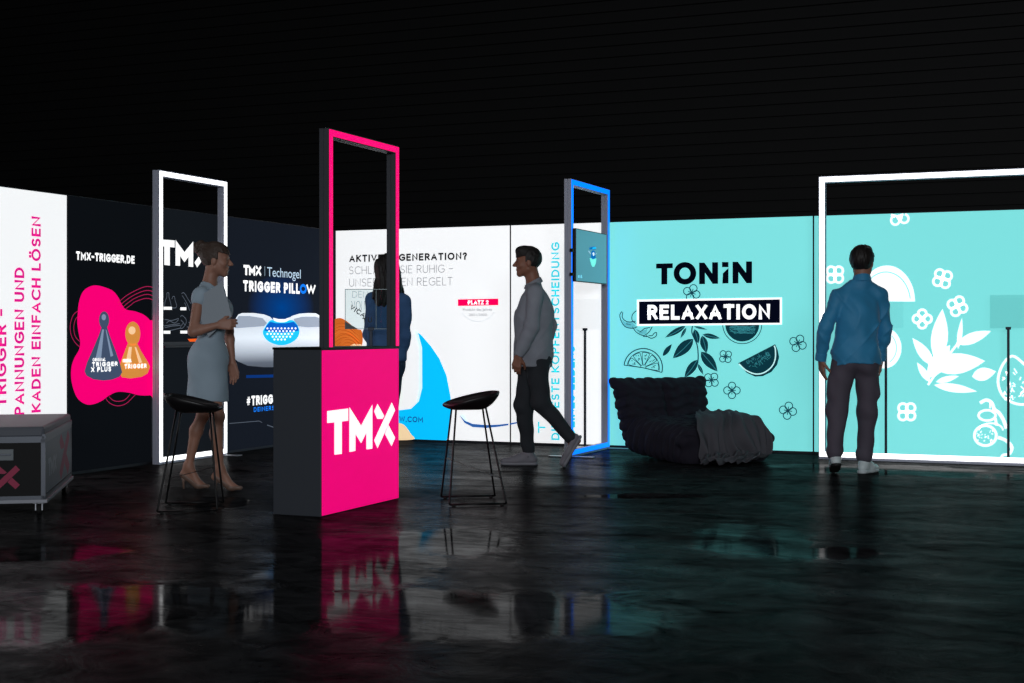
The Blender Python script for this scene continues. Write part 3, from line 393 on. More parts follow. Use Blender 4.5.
('tonin','flower_print','linkprint',1,None,[('s',[(4.242,0.862),(4.239,0.849),(4.231,0.839),(4.219,0.834),(4.206,0.833),(4.194,0.839),(4.186,0.849),(4.184,0.861),(4.186,0.874),(4.194,0.884),(4.206,0.889),(4.219,0.889),(4.231,0.884),(4.239,0.874)],0.009,1),('s',[(4.19,0.866),(4.187,0.853),(4.179,0.843),(4.167,0.838),(4.154,0.838),(4.143,0.843),(4.135,0.853),(4.132,0.865),(4.135,0.878),(4.143,0.888),(4.154,0.893),(4.167,0.893),(4.179,0.888),(4.187,0.878)],0.009,1),('s',[(4.195,0.916),(4.192,0.904),(4.184,0.894),(4.172,0.888),(4.159,0.888),(4.147,0.894),(4.139,0.904),(4.136,0.916),(4.139,0.928),(4.147,0.938),(4.159,0.944),(4.172,0.944),(4.184,0.939),(4.192,0.929)],0.009,1),('s',[(4.246,0.912),(4.243,0.9),(4.235,0.89),(4.224,0.884),(4.211,0.884),(4.199,0.89),(4.191,0.9),(4.188,0.912),(4.191,0.924),(4.199,0.934),(4.211,0.94),(4.224,0.94),(4.235,0.934),(4.243,0.925)],0.009,1),('p',[(4.2,0.889),(4.197,0.881),(4.189,0.878),(4.181,0.881),(4.178,0.889),(4.181,0.897),(4.189,0.9),(4.197,0.897)]),('s',[(4.189,0.889),(4.209,0.865)],0.008,0),('s',[(4.189,0.889),(4.165,0.869)],0.008,0),('s',[(4.189,0.889),(4.169,0.912)],0.008,0),('s',[(4.189,0.889),(4.213,0.909)],0.008,0)]),
('tonin','flower_print','linkprint',1,None,[('s',[(4.945,0.997),(4.942,0.982),(4.932,0.969),(4.917,0.962),(4.902,0.962),(4.887,0.969),(4.878,0.981),(4.874,0.997),(4.878,1.012),(4.887,1.025),(4.902,1.032),(4.917,1.032),(4.932,1.025),(4.942,1.013)],0.009,1),('s',[(4.886,0.975),(4.882,0.96),(4.872,0.947),(4.858,0.94),(4.842,0.94),(4.828,0.947),(4.818,0.959),(4.814,0.975),(4.818,0.99),(4.828,1.003),(4.842,1.01),(4.858,1.01),(4.872,1.003),(4.882,0.991)],0.009,1),('s',[(4.864,1.035),(4.86,1.019),(4.85,1.007),(4.836,1.0),(4.82,1.0),(4.806,1.007),(4.796,1.019),(4.793,1.035),(4.796,1.05),(4.806,1.063),(4.82,1.069),(4.836,1.069),(4.85,1.063),(4.86,1.05)],0.009,1),('s',[(4.923,1.057),(4.92,1.041),(4.91,1.029),(4.896,1.022),(4.88,1.022),(4.866,1.029),(4.856,1.041),(4.852,1.057),(4.856,1.072),(4.866,1.084),(4.88,1.091),(4.896,1.091),(4.91,1.084),(4.92,1.072)],0.009,1),('p',[(4.883,1.016),(4.879,1.006),(4.869,1.002),(4.859,1.006),(4.855,1.016),(4.859,1.026),(4.869,1.03),(4.879,1.026)]),('s',[(4.869,1.016),(4.904,1.0)],0.008,0),('s',[(4.869,1.016),(4.853,0.981)],0.008,0),('s',[(4.869,1.016),(4.834,1.032)],0.008,0),('s',[(4.869,1.016),(4.885,1.051)],0.008,0)]),
('tonin','flower_print','linkprint',1,None,[('s',[(4.12,0.641),(4.116,0.627),(4.107,0.615),(4.094,0.609),(4.079,0.608),(4.065,0.615),(4.056,0.626),(4.052,0.64),(4.056,0.655),(4.065,0.666),(4.079,0.673),(4.094,0.673),(4.107,0.667),(4.116,0.655)],0.009,1),('s',[(4.06,0.635),(4.057,0.621),(4.047,0.609),(4.034,0.603),(4.019,0.602),(4.005,0.609),(3.996,0.62),(3.992,0.634),(3.996,0.649),(4.005,0.66),(4.019,0.667),(4.034,0.667),(4.047,0.661),(4.057,0.65)],0.009,1),('s',[(4.055,0.694),(4.051,0.679),(4.042,0.668),(4.028,0.661),(4.013,0.661),(4.0,0.667),(3.99,0.679),(3.987,0.693),(3.99,0.707),(4.0,0.719),(4.013,0.725),(4.028,0.726),(4.042,0.719),(4.051,0.708)],0.009,1),('s',[(4.114,0.7),(4.111,0.685),(4.102,0.674),(4.088,0.667),(4.073,0.667),(4.06,0.673),(4.05,0.685),(4.047,0.699),(4.05,0.713),(4.06,0.725),(4.073,0.731),(4.088,0.731),(4.102,0.725),(4.111,0.714)],0.009,1),('p',[(4.067,0.667),(4.063,0.658),(4.053,0.654),(4.044,0.658),(4.04,0.667),(4.044,0.676),(4.053,0.68),(4.063,0.676)]),('s',[(4.053,0.667),(4.082,0.644)],0.008,0),('s',[(4.053,0.667),(4.03,0.639)],0.008,0),('s',[(4.053,0.667),(4.025,0.69)],0.008,0),('s',[(4.053,0.667),(4.077,0.695)],0.008,0)]),
('tonin','flower_print','linkprint',1,None,[('s',[(4.329,0.573),(4.326,0.558),(4.316,0.546),(4.302,0.539),(4.287,0.539),(4.273,0.545),(4.263,0.557),(4.259,0.572),(4.263,0.587),(4.273,0.599),(4.287,0.606),(4.302,0.606),(4.316,0.6),(4.326,0.588)],0.009,1),('s',[(4.285,0.529),(4.282,0.514),(4.272,0.502),(4.258,0.495),(4.242,0.495),(4.228,0.501),(4.219,0.513),(4.215,0.528),(4.219,0.543),(4.228,0.555),(4.242,0.562),(4.258,0.562),(4.272,0.556),(4.282,0.544)],0.009,1),('s',[(4.241,0.572),(4.238,0.557),(4.228,0.545),(4.214,0.538),(4.198,0.537),(4.184,0.544),(4.174,0.556),(4.171,0.571),(4.174,0.586),(4.184,0.598),(4.198,0.605),(4.214,0.605),(4.228,0.599),(4.238,0.587)],0.009,1),('s',[(4.285,0.616),(4.282,0.601),(4.272,0.589),(4.258,0.582),(4.242,0.582),(4.228,0.588),(4.219,0.6),(4.215,0.615),(4.219,0.63),(4.228,0.642),(4.242,0.649),(4.258,0.649),(4.272,0.643),(4.282,0.631)],0.009,1),('p',[(4.264,0.572),(4.26,0.563),(4.25,0.558),(4.241,0.562),(4.236,0.572),(4.241,0.581),(4.25,0.585),(4.26,0.582)]),('s',[(4.25,0.572),(4.288,0.573)],0.008,0),('s',[(4.25,0.572),(4.25,0.534)],0.008,0),('s',[(4.25,0.572),(4.212,0.571)],0.008,0),('s',[(4.25,0.572),(4.25,0.61)],0.008,0)]),
('tonin','flower_print','linkprint',1,None,[('s',[(4.857,0.386),(4.853,0.371),(4.843,0.358),(4.829,0.351),(4.813,0.351),(4.799,0.357),(4.789,0.37),(4.785,0.385),(4.789,0.401),(4.799,0.413),(4.813,0.42),(4.829,0.421),(4.843,0.414),(4.853,0.402)],0.009,1),('s',[(4.805,0.349),(4.801,0.333),(4.791,0.321),(4.777,0.313),(4.761,0.313),(4.746,0.32),(4.737,0.332),(4.733,0.347),(4.737,0.363),(4.746,0.376),(4.761,0.383),(4.777,0.383),(4.791,0.376),(4.801,0.364)],0.009,1),('s',[(4.768,0.4),(4.764,0.385),(4.755,0.372),(4.74,0.365),(4.724,0.364),(4.71,0.371),(4.7,0.383),(4.696,0.399),(4.7,0.414),(4.71,0.427),(4.724,0.434),(4.74,0.435),(4.755,0.428),(4.764,0.416)],0.009,1),('s',[(4.82,0.438),(4.817,0.422),(4.807,0.41),(4.792,0.402),(4.777,0.402),(4.762,0.409),(4.752,0.421),(4.749,0.436),(4.752,0.452),(4.762,0.465),(4.777,0.472),(4.792,0.472),(4.807,0.465),(4.817,0.453)],0.009,1),('p',[(4.791,0.393),(4.787,0.383),(4.777,0.379),(4.767,0.383),(4.763,0.392),(4.767,0.402),(4.777,0.407),(4.787,0.403)]),('s',[(4.777,0.393),(4.815,0.387)],0.008,0),('s',[(4.777,0.393),(4.77,0.354)],0.008,0),('s',[(4.777,0.393),(4.738,0.399)],0.008,0),('s',[(4.777,0.393),(4.783,0.431)],0.008,0)]),
('tonin','lemon_slice_print','linkprint',1,None,[('s',[(3.189,0.8),(3.195,0.827),(3.205,0.853),(3.219,0.877),(3.237,0.899),(3.258,0.918),(3.281,0.934),(3.306,0.946),(3.334,0.955),(3.362,0.96),(3.39,0.961),(3.418,0.958),(3.446,0.951),(3.472,0.94),(3.496,0.926),(3.517,0.908),(3.536,0.888),(3.551,0.865),(3.563,0.84),(3.57,0.814),(3.574,0.787),(3.573,0.76),(3.568,0.733)],0.011,0),('s',[(3.22,0.796),(3.225,0.819),(3.234,0.84),(3.245,0.86),(3.26,0.879),(3.277,0.895),(3.297,0.908),(3.318,0.919),(3.341,0.927),(3.365,0.931),(3.389,0.931),(3.413,0.929),(3.436,0.923),(3.458,0.914),(3.478,0.902),(3.496,0.887),(3.511,0.87),(3.524,0.851),(3.534,0.83),(3.54,0.808),(3.543,0.785),(3.543,0.762),(3.539,0.74)],0.007,0),('s',[(3.189,0.8),(3.382,0.776),(3.568,0.733)],0.009,0),('s',[(3.361,0.785),(3.245,0.802),(3.235,0.823),(3.253,0.858),(3.277,0.863)],0.007,1),('s',[(3.305,0.806),(3.29,0.811)],0.007,0),('s',[(3.303,0.81),(3.289,0.816)],0.007,0),('s',[(3.287,0.808),(3.272,0.813)],0.007,0),('s',[(3.277,0.839),(3.264,0.847)],0.007,0),('s',[(3.304,0.819),(3.29,0.827)],0.007,0),('s',[(3.371,0.796),(3.29,0.876),(3.296,0.899),(3.332,0.916),(3.354,0.907)],0.007,1),('s',[(3.341,0.856),(3.334,0.87)],0.007,0),('s',[(3.338,0.844),(3.33,0.857)],0.007,0),('s',[(3.315,0.884),(3.307,0.897)],0.007,0),('s',[(3.336,0.886),(3.331,0.9)],0.007,0),('s',[(3.349,0.854),(3.343,0.868)],0.007,0),('s',[(3.386,0.798),(3.372,0.909),(3.391,0.924),(3.431,0.917),(3.442,0.896)],0.007,1),('s',[(3.398,0.884),(3.4,0.899)],0.007,0),('s',[(3.413,0.894),(3.417,0.908)],0.007,0),('s',[(3.405,0.852),(3.41,0.866)],0.007,0),('s',[(3.407,0.885),(3.41,0.899)],0.007,0),('s',[(3.398,0.858),(3.401,0.873)],0.007,0),('s',[(3.399,0.791),(3.458,0.888),(3.482,0.889),(3.509,0.86),(3.505,0.837)],0.007,1),('s',[(3.443,0.829),(3.454,0.839)],0.007,0),('s',[(3.485,0.847),(3.498,0.856)],0.007,0),('s',[(3.453,0.836),(3.465,0.846)],0.007,0),('s',[(3.471,0.838),(3.484,0.847)],0.007,0),('s',[(3.484,0.848),(3.496,0.857)],0.007,0),('s',[(3.405,0.778),(3.512,0.821),(3.532,0.808),(3.536,0.77),(3.518,0.753)],0.007,1),('s',[(3.482,0.784),(3.498,0.786)],0.007,0),('s',[(3.484,0.782),(3.499,0.783)],0.007,0),('s',[(3.475,0.792),(3.49,0.794)],0.007,0),('s',[(3.461,0.776),(3.477,0.777)],0.007,0),('s',[(3.493,0.798),(3.508,0.801)],0.007,0)]),
('tonin','lemon_half_print','darkteal',1,None,[('p',[(4.509,1.19),(4.507,1.169),(4.503,1.149),(4.497,1.129),(4.487,1.111),(4.476,1.093),(4.462,1.078),(4.446,1.064),(4.429,1.053),(4.41,1.043),(4.39,1.037),(4.369,1.033),(4.348,1.031),(4.327,1.032),(4.306,1.036),(4.286,1.043),(4.267,1.052),(4.25,1.064),(4.234,1.078),(4.22,1.093),(4.208,1.111),(4.199,1.129),(4.192,1.149),(4.188,1.17),(4.186,1.191)])]),
('tonin','lemon_half_lines','linkprint',1,None,[('s',[(4.532,1.19),(4.531,1.17),(4.528,1.15),(4.522,1.131),(4.514,1.112),(4.504,1.095),(4.492,1.078),(4.479,1.063),(4.463,1.05),(4.446,1.038),(4.428,1.029),(4.409,1.021),(4.389,1.015),(4.369,1.012),(4.348,1.011),(4.328,1.012),(4.307,1.015),(4.287,1.02),(4.268,1.028),(4.25,1.038),(4.232,1.049),(4.217,1.063),(4.203,1.078),(4.191,1.094),(4.181,1.112),(4.173,1.131),(4.167,1.15),(4.163,1.17),(4.162,1.191)],0.008,0)]),
('tonin','lemon_half_pulp','tealmid',2,None,[('s',[(4.292,1.141),(4.341,1.157)],0.004,0),('s',[(4.475,1.169),(4.326,1.168)],0.004,0),('s',[(4.382,1.162),(4.311,1.123)],0.004,0),('s',[(4.302,1.138),(4.452,1.177)],0.004,0),('s',[(4.236,1.166),(4.416,1.134)],0.004,0),('s',[(4.281,1.158),(4.265,1.147)],0.004,0),('s',[(4.231,1.127),(4.449,1.105)],0.004,0),('s',[(4.408,1.105),(4.224,1.161)],0.004,0),('s',[(4.467,1.12),(4.325,1.106)],0.004,0),('s',[(4.379,1.117),(4.295,1.169)],0.004,0),('s',[(4.334,1.174),(4.318,1.104)],0.004,0),('s',[(4.305,1.185),(4.231,1.171)],0.004,0),('s',[(4.421,1.155),(4.294,1.177)],0.004,0),('s',[(4.471,1.15),(4.273,1.181)],0.004,0),('s',[(4.234,1.171),(4.394,1.173)],0.004,0),('s',[(4.23,1.144),(4.284,1.101)],0.004,0),('s',[(4.251,1.141),(4.418,1.151)],0.004,0),('s',[(4.473,1.145),(4.282,1.151)],0.004,0),('s',[(4.229,1.15),(4.284,1.111)],0.004,0),('s',[(4.433,1.143),(4.228,1.164)],0.004,0),('s',[(4.282,1.168),(4.279,1.112)],0.004,0),('s',[(4.256,1.181),(4.458,1.138)],0.004,0),('s',[(4.474,1.151),(4.451,1.13)],0.004,0),('s',[(4.423,1.123),(4.347,1.178)],0.004,0),('s',[(4.274,1.112),(4.45,1.108)],0.004,0),('s',[(4.306,1.13),(4.425,1.131)],0.004,0),('s',[(4.429,1.141),(4.388,1.128)],0.004,0),('s',[(4.289,1.108),(4.465,1.179)],0.004,0),('s',[(4.469,1.105),(4.391,1.182)],0.004,0),('s',[(4.45,1.175),(4.468,1.129)],0.004,0),('s',[(4.235,1.172),(4.383,1.138)],0.004,0),('s',[(4.411,1.107),(4.276,1.185)],0.004,0),('s',[(4.456,1.184),(4.444,1.176)],0.004,0),('s',[(4.427,1.12),(4.445,1.139)],0.004,0)]),
('tonin','lemon_wedge_print','darkteal',1,None,[('p',[(4.308,0.827),(4.658,1.007),(4.681,0.954),(4.695,0.887),(4.676,0.816),(4.623,0.749),(4.542,0.709),(4.471,0.704),(4.39,0.739)])]),
('tonin','lemon_wedge_rind','tealpale',2,None,[('s',[(4.317,0.822),(4.381,0.764),(4.471,0.729),(4.551,0.741),(4.623,0.795),(4.658,0.869),(4.66,0.957),(4.649,0.993)],0.011,0)]),
('tonin','lemon_wedge_pulp','tealmid',2,None,[('s',[(4.588,0.904),(4.608,0.912)],0.004,0),('s',[(4.442,0.803),(4.457,0.799)],0.004,0),('s',[(4.543,0.885),(4.525,0.873)],0.004,0),('s',[(4.47,0.857),(4.478,0.873)],0.004,0),('s',[(4.59,0.936),(4.573,0.923)],0.004,0),('s',[(4.565,0.917),(4.585,0.922)],0.004,0),('s',[(4.5,0.854),(4.493,0.849)],0.004,0),('s',[(4.512,0.898),(4.507,0.88)],0.004,0),('s',[(4.404,0.84),(4.412,0.848)],0.004,0),('s',[(4.406,0.832),(4.382,0.852)],0.004,0),('s',[(4.527,0.837),(4.543,0.824)],0.004,0),('s',[(4.504,0.837),(4.527,0.852)],0.004,0),('s',[(4.585,0.893),(4.584,0.89)],0.004,0),('s',[(4.53,0.839),(4.543,0.819)],0.004,0),('s',[(4.429,0.857),(4.436,0.85)],0.004,0),('s',[(4.477,0.829),(4.483,0.815)],0.004,0),('s',[(4.564,0.906),(4.585,0.91)],0.004,0),('s',[(4.511,0.858),(4.531,0.849)],0.004,0),('s',[(4.401,0.828),(4.387,0.836)],0.004,0),('s',[(4.579,0.887),(4.604,0.87)],0.004,0),('s',[(4.577,0.904),(4.572,0.891)],0.004,0),('s',[(4.417,0.838),(4.413,0.859)],0.004,0),('s',[(4.516,0.893),(4.518,0.885)],0.004,0),('s',[(4.481,0.842),(4.474,0.823)],0.004,0),('s',[(4.568,0.882),(4.551,0.901)],0.004,0),('s',[(4.466,0.806),(4.49,0.788)],0.004,0),('s',[(4.449,0.828),(4.44,0.845)],0.004,0),('s',[(4.504,0.881),(4.49,0.863)],0.004,0),('s',[(4.606,0.879),(4.62,0.894)],0.004,0),('s',[(4.419,0.843),(4.409,0.824)],0.004,0),('s',[(4.423,0.851),(4.438,0.843)],0.004,0),('s',[(4.532,0.872),(4.555,0.882)],0.004,0),('s',[(4.589,0.9),(4.572,0.917)],0.004,0),('s',[(4.509,0.902),(4.5,0.918)],0.004,0),('s',[(4.492,0.891),(4.517,0.901)],0.004,0),('s',[(4.583,0.868),(4.593,0.859)],0.004,0),('s',[(4.566,0.879),(4.588,0.863)],0.004,0),('s',[(4.413,0.801),(4.416,0.793)],0.004,0),('s',[(4.588,0.884),(4.591,0.884)],0.004,0),('s',[(4.441,0.86),(4.458,0.861)],0.004,0),('s',[(4.464,0.878),(4.447,0.861)],0.004,0),('s',[(4.579,0.917),(4.573,0.909)],0.004,0),('s',[(4.49,0.826),(4.481,0.831)],0.004,0),('s',[(4.57,0.899),(4.547,0.883)],0.004,0),('s',[(4.435,0.868),(4.458,0.883)],0.004,0),('s',[(4.587,0.928),(4.604,0.915)],0.004,0),('s',[(4.437,0.852),(4.439,0.853)],0.004,0),('s',[(4.431,0.81),(4.415,0.796)],0.004,0),('s',[(4.505,0.823),(4.516,0.805)],0.004,0),('s',[(4.472,0.812),(4.466,0.797)],0.004,0),('s',[(4.515,0.841),(4.52,0.857)],0.004,0),('s',[(4.593,0.895),(4.614,0.903)],0.004,0),('s',[(4.552,0.873),(4.572,0.869)],0.004,0),('s',[(4.4,0.85),(4.407,0.86)],0.004,0),('s',[(4.466,0.815),(4.474,0.824)],0.004,0),('s',[(4.516,0.836),(4.522,0.843)],0.004,0),('s',[(4.504,0.835),(4.523,0.818)],0.004,0),('s',[(4.553,0.854),(4.561,0.846)],0.004,0),('s',[(4.503,0.853),(4.504,0.832)],0.004,0),('s',[(4.415,0.832),(4.394,0.822)],0.004,0),('s',[(4.452,0.837),(4.454,0.833)],0.004,0),('s',[(4.581,0.918),(4.566,0.936)],0.004,0),('s',[(4.476,0.826),(4.496,0.818)],0.004,0),('s',[(4.564,0.921),(4.588,0.907)],0.004,0),('s',[(4.611,0.912),(4.586,0.897)],0.004,0),('s',[(4.534,0.866),(4.54,0.887)],0.004,0),('s',[(4.544,0.862),(4.521,0.863)],0.004,0),('s',[(4.53,0.903),(4.523,0.886)],0.004,0),('s',[(4.466,0.824),(4.482,0.833)],0.004,0),('s',[(4.595,0.914),(4.6,0.934)],0.004,0)]),
('tonin','leaf_branch_print','darkteal',1,None,[('p',[(3.803,1.178),(3.766,1.176),(3.733,1.166),(3.702,1.153),(3.674,1.135),(3.648,1.115),(3.623,1.092),(3.6,1.066),(3.634,1.073),(3.668,1.082),(3.699,1.093),(3.729,1.108),(3.757,1.126),(3.782,1.149)]),('p',[(3.809,1.161),(3.793,1.151),(3.781,1.138),(3.772,1.125),(3.765,1.11),(3.759,1.094),(3.755,1.077),(3.752,1.06),(3.765,1.072),(3.777,1.084),(3.788,1.097),(3.797,1.111),(3.804,1.126),(3.808,1.143)]),('p',[(3.878,1.056),(3.827,1.052),(3.786,1.037),(3.754,1.014),(3.727,0.985),(3.706,0.95),(3.689,0.911),(3.676,0.868),(3.721,0.879),(3.762,0.894),(3.798,0.913),(3.83,0.937),(3.855,0.968),(3.872,1.006)]),('p',[(3.889,1.147),(3.877,1.123),(3.873,1.101),(3.876,1.08),(3.883,1.061),(3.895,1.043),(3.91,1.026),(3.928,1.01),(3.935,1.033),(3.939,1.055),(3.94,1.077),(3.936,1.097),(3.927,1.115),(3.913,1.133)]),('p',[(3.963,1.086),(3.947,1.057),(3.943,1.03),(3.945,1.005),(3.954,0.982),(3.967,0.96),(3.985,0.939),(4.006,0.919),(4.015,0.947),(4.02,0.973),(4.021,0.999),(4.018,1.024),(4.008,1.047),(3.991,1.068)]),('p',[(3.967,1.097),(3.989,1.078),(4.011,1.067),(4.035,1.059),(4.06,1.055),(4.085,1.055),(4.111,1.057),(4.137,1.061),(4.115,1.075),(4.092,1.087),(4.069,1.097),(4.045,1.104),(4.02,1.107),(3.995,1.105)]),('p',[(3.881,1.173),(3.898,1.163),(3.917,1.155),(3.935,1.15),(3.954,1.146),(3.973,1.144),(3.993,1.143),(4.013,1.143),(3.995,1.151),(3.977,1.159),(3.959,1.165),(3.94,1.171),(3.921,1.174),(3.902,1.175)]),('p',[(3.952,0.934),(3.951,0.888),(3.962,0.852),(3.981,0.822),(4.007,0.797),(4.038,0.777),(4.073,0.761),(4.112,0.748),(4.105,0.788),(4.095,0.825),(4.08,0.858),(4.06,0.887),(4.033,0.91),(3.998,0.927)]),('p',[(3.92,0.858),(3.882,0.847),(3.854,0.829),(3.832,0.806),(3.815,0.78),(3.803,0.75),(3.795,0.718),(3.79,0.684),(3.822,0.699),(3.851,0.716),(3.877,0.737),(3.897,0.76),(3.913,0.787),(3.921,0.819)]),('p',[(3.92,0.819),(3.92,0.8),(3.924,0.784),(3.93,0.768),(3.939,0.754),(3.949,0.74),(3.962,0.728),(3.975,0.716),(3.973,0.734),(3.97,0.751),(3.965,0.767),(3.958,0.782),(3.948,0.796),(3.937,0.809)]),('p',[(3.577,0.89),(3.601,0.898),(3.62,0.911),(3.635,0.926),(3.646,0.943),(3.655,0.962),(3.662,0.983),(3.666,1.005),(3.646,0.994),(3.627,0.982),(3.61,0.969),(3.596,0.953),(3.586,0.935),(3.579,0.915)])]),
('tonin','leaf_branch_stem','linkprint',1,None,[('s',[(3.869,1.178),(3.865,1.109),(3.913,1.002),(3.925,0.896),(3.92,0.819)],0.012,0)]),
('tonin','leaf_veins','tealmid',2,None,[('s',[(3.803,1.178),(3.706,1.119),(3.6,1.066)],0.005,0),('s',[(3.809,1.161),(3.785,1.108),(3.752,1.06)],0.005,0),('s',[(3.878,1.056),(3.782,0.959),(3.676,0.868)],0.005,0),('s',[(3.889,1.147),(3.913,1.076),(3.928,1.01)],0.005,0),('s',[(3.963,1.086),(3.989,1.0),(4.006,0.919)],0.005,0),('s',[(3.967,1.097),(4.057,1.076),(4.137,1.061)],0.005,0),('s',[(3.881,1.173),(3.952,1.155),(4.013,1.143)],0.005,0),('s',[(3.952,0.934),(4.037,0.838),(4.112,0.748)],0.005,0),('s',[(3.92,0.858),(3.86,0.768),(3.79,0.684)],0.005,0),('s',[(3.92,0.819),(3.952,0.765),(3.975,0.716)],0.005,0)]),
('tonin','peel_print','linkprint',1,None,[('s',[(3.169,1.319),(3.147,1.288),(3.157,1.234),(3.201,1.171),(3.274,1.156),(3.323,1.171)],0.009,0),('s',[(3.177,1.311),(3.173,1.257),(3.226,1.218),(3.307,1.225)],0.009,0),('s',[(3.315,1.326),(3.274,1.288),(3.271,1.233),(3.307,1.202)],0.009,0),('s',[(3.274,1.171),(3.315,1.117),(3.388,1.086),(3.444,1.125),(3.472,1.171)],0.009,0),('s',[(3.347,1.117),(3.396,1.155),(3.452,1.163)],0.009,0),('s',[(3.412,1.086),(3.46,1.06),(3.508,1.078),(3.516,1.112),(3.492,1.109),(3.472,1.086),(3.436,1.086)],0.009,0),('s',[(3.209,1.199),(3.258,1.19)],0.009,0),('s',[(3.323,1.14),(3.372,1.117)],0.009,0),('s',[(3.38,1.078),(3.42,1.075)],0.009,0)]),
('tonin','peel_shade_print','tealshade',1,None,[('p',[(3.16,1.249),(3.201,1.215),(3.274,1.215),(3.315,1.171),(3.242,1.159),(3.193,1.179)]),('p',[(3.283,1.168),(3.355,1.128),(3.428,1.155),(3.412,1.097),(3.355,1.094)])]),
('prints','flower_print','whiteprint',1,None,[('s',[(5.278,1.608),(5.275,1.592),(5.264,1.578),(5.249,1.571),(5.232,1.571),(5.217,1.579),(5.206,1.593),(5.202,1.61),(5.206,1.626),(5.217,1.64),(5.232,1.647),(5.249,1.646),(5.264,1.639),(5.275,1.625)],0.022,1),('s',[(5.211,1.609),(5.207,1.593),(5.196,1.579),(5.181,1.572),(5.164,1.572),(5.148,1.58),(5.138,1.594),(5.134,1.611),(5.138,1.627),(5.148,1.641),(5.164,1.648),(5.181,1.648),(5.196,1.64),(5.207,1.626)],0.022,1),('s',[(5.211,1.678),(5.207,1.662),(5.196,1.648),(5.181,1.641),(5.164,1.641),(5.148,1.649),(5.138,1.663),(5.134,1.68),(5.138,1.696),(5.148,1.71),(5.164,1.717),(5.181,1.716),(5.196,1.709),(5.207,1.695)],0.022,1),('s',[(5.278,1.677),(5.275,1.66),(5.264,1.647),(5.249,1.64),(5.232,1.64),(5.217,1.648),(5.206,1.662),(5.202,1.678),(5.206,1.695),(5.217,1.708),(5.232,1.716),(5.249,1.715),(5.264,1.708),(5.275,1.694)],0.022,1),('p',[(5.231,1.644),(5.227,1.629),(5.214,1.62),(5.199,1.62),(5.186,1.629),(5.181,1.644),(5.186,1.659),(5.199,1.668),(5.214,1.668),(5.227,1.658)])]),
('prints','flower_print','whiteprint',1,None,[('s',[(6.211,1.55),(6.208,1.533),(6.197,1.52),(6.182,1.512),(6.165,1.513),(6.15,1.52),(6.14,1.534),(6.136,1.551),(6.14,1.568),(6.15,1.582),(6.165,1.589),(6.182,1.589),(6.197,1.581),(6.208,1.567)],0.022,1),('s',[(6.147,1.569),(6.143,1.552),(6.132,1.539),(6.117,1.531),(6.1,1.532),(6.085,1.539),(6.075,1.553),(6.071,1.57),(6.075,1.587),(6.085,1.601),(6.1,1.608),(6.117,1.608),(6.132,1.6),(6.143,1.586)],0.022,1),('s',[(6.164,1.636),(6.16,1.619),(6.15,1.606),(6.135,1.599),(6.118,1.599),(6.103,1.607),(6.092,1.621),(6.088,1.638),(6.092,1.655),(6.103,1.668),(6.118,1.675),(6.135,1.675),(6.15,1.667),(6.16,1.653)],0.022,1),('s',[(6.229,1.617),(6.225,1.6),(6.215,1.587),(6.199,1.58),(6.183,1.58),(6.168,1.588),(6.157,1.601),(6.153,1.619),(6.157,1.635),(6.168,1.649),(6.183,1.656),(6.199,1.656),(6.215,1.648),(6.225,1.634)],0.022,1),('p',[(6.175,1.594),(6.17,1.579),(6.158,1.569),(6.142,1.57),(6.13,1.579),(6.125,1.594),(6.13,1.609),(6.142,1.618),(6.158,1.618),(6.17,1.609)])]),
('prints','flower_print','whiteprint',1,None,[('s',[(6.359,1.331),(6.355,1.314),(6.345,1.3),(6.33,1.293),(6.313,1.293),(6.298,1.301),(6.288,1.314),(6.284,1.331),(6.288,1.348),(6.298,1.362),(6.313,1.369),(6.33,1.369),(6.345,1.361),(6.355,1.348)],0.022,1),('s',[(6.299,1.302),(6.295,1.285),(6.285,1.271),(6.27,1.264),(6.253,1.264),(6.238,1.271),(6.228,1.285),(6.224,1.302),(6.228,1.319),(6.238,1.333),(6.253,1.34),(6.27,1.34),(6.285,1.332),(6.295,1.319)],0.022,1),('s',[(6.271,1.365),(6.267,1.348),(6.257,1.335),(6.241,1.327),(6.225,1.327),(6.21,1.335),(6.199,1.348),(6.196,1.366),(6.199,1.382),(6.21,1.396),(6.225,1.403),(6.241,1.403),(6.257,1.396),(6.267,1.382)],0.022,1),('s',[(6.331,1.394),(6.327,1.377),(6.317,1.363),(6.302,1.356),(6.285,1.356),(6.27,1.364),(6.26,1.378),(6.256,1.394),(6.26,1.411),(6.27,1.425),(6.285,1.432),(6.302,1.432),(6.317,1.424),(6.327,1.411)],0.022,1),('p',[(6.302,1.348),(6.297,1.333),(6.285,1.324),(6.27,1.324),(6.258,1.333),(6.253,1.348),(6.258,1.363),(6.27,1.372),(6.285,1.372),(6.297,1.363)])]),
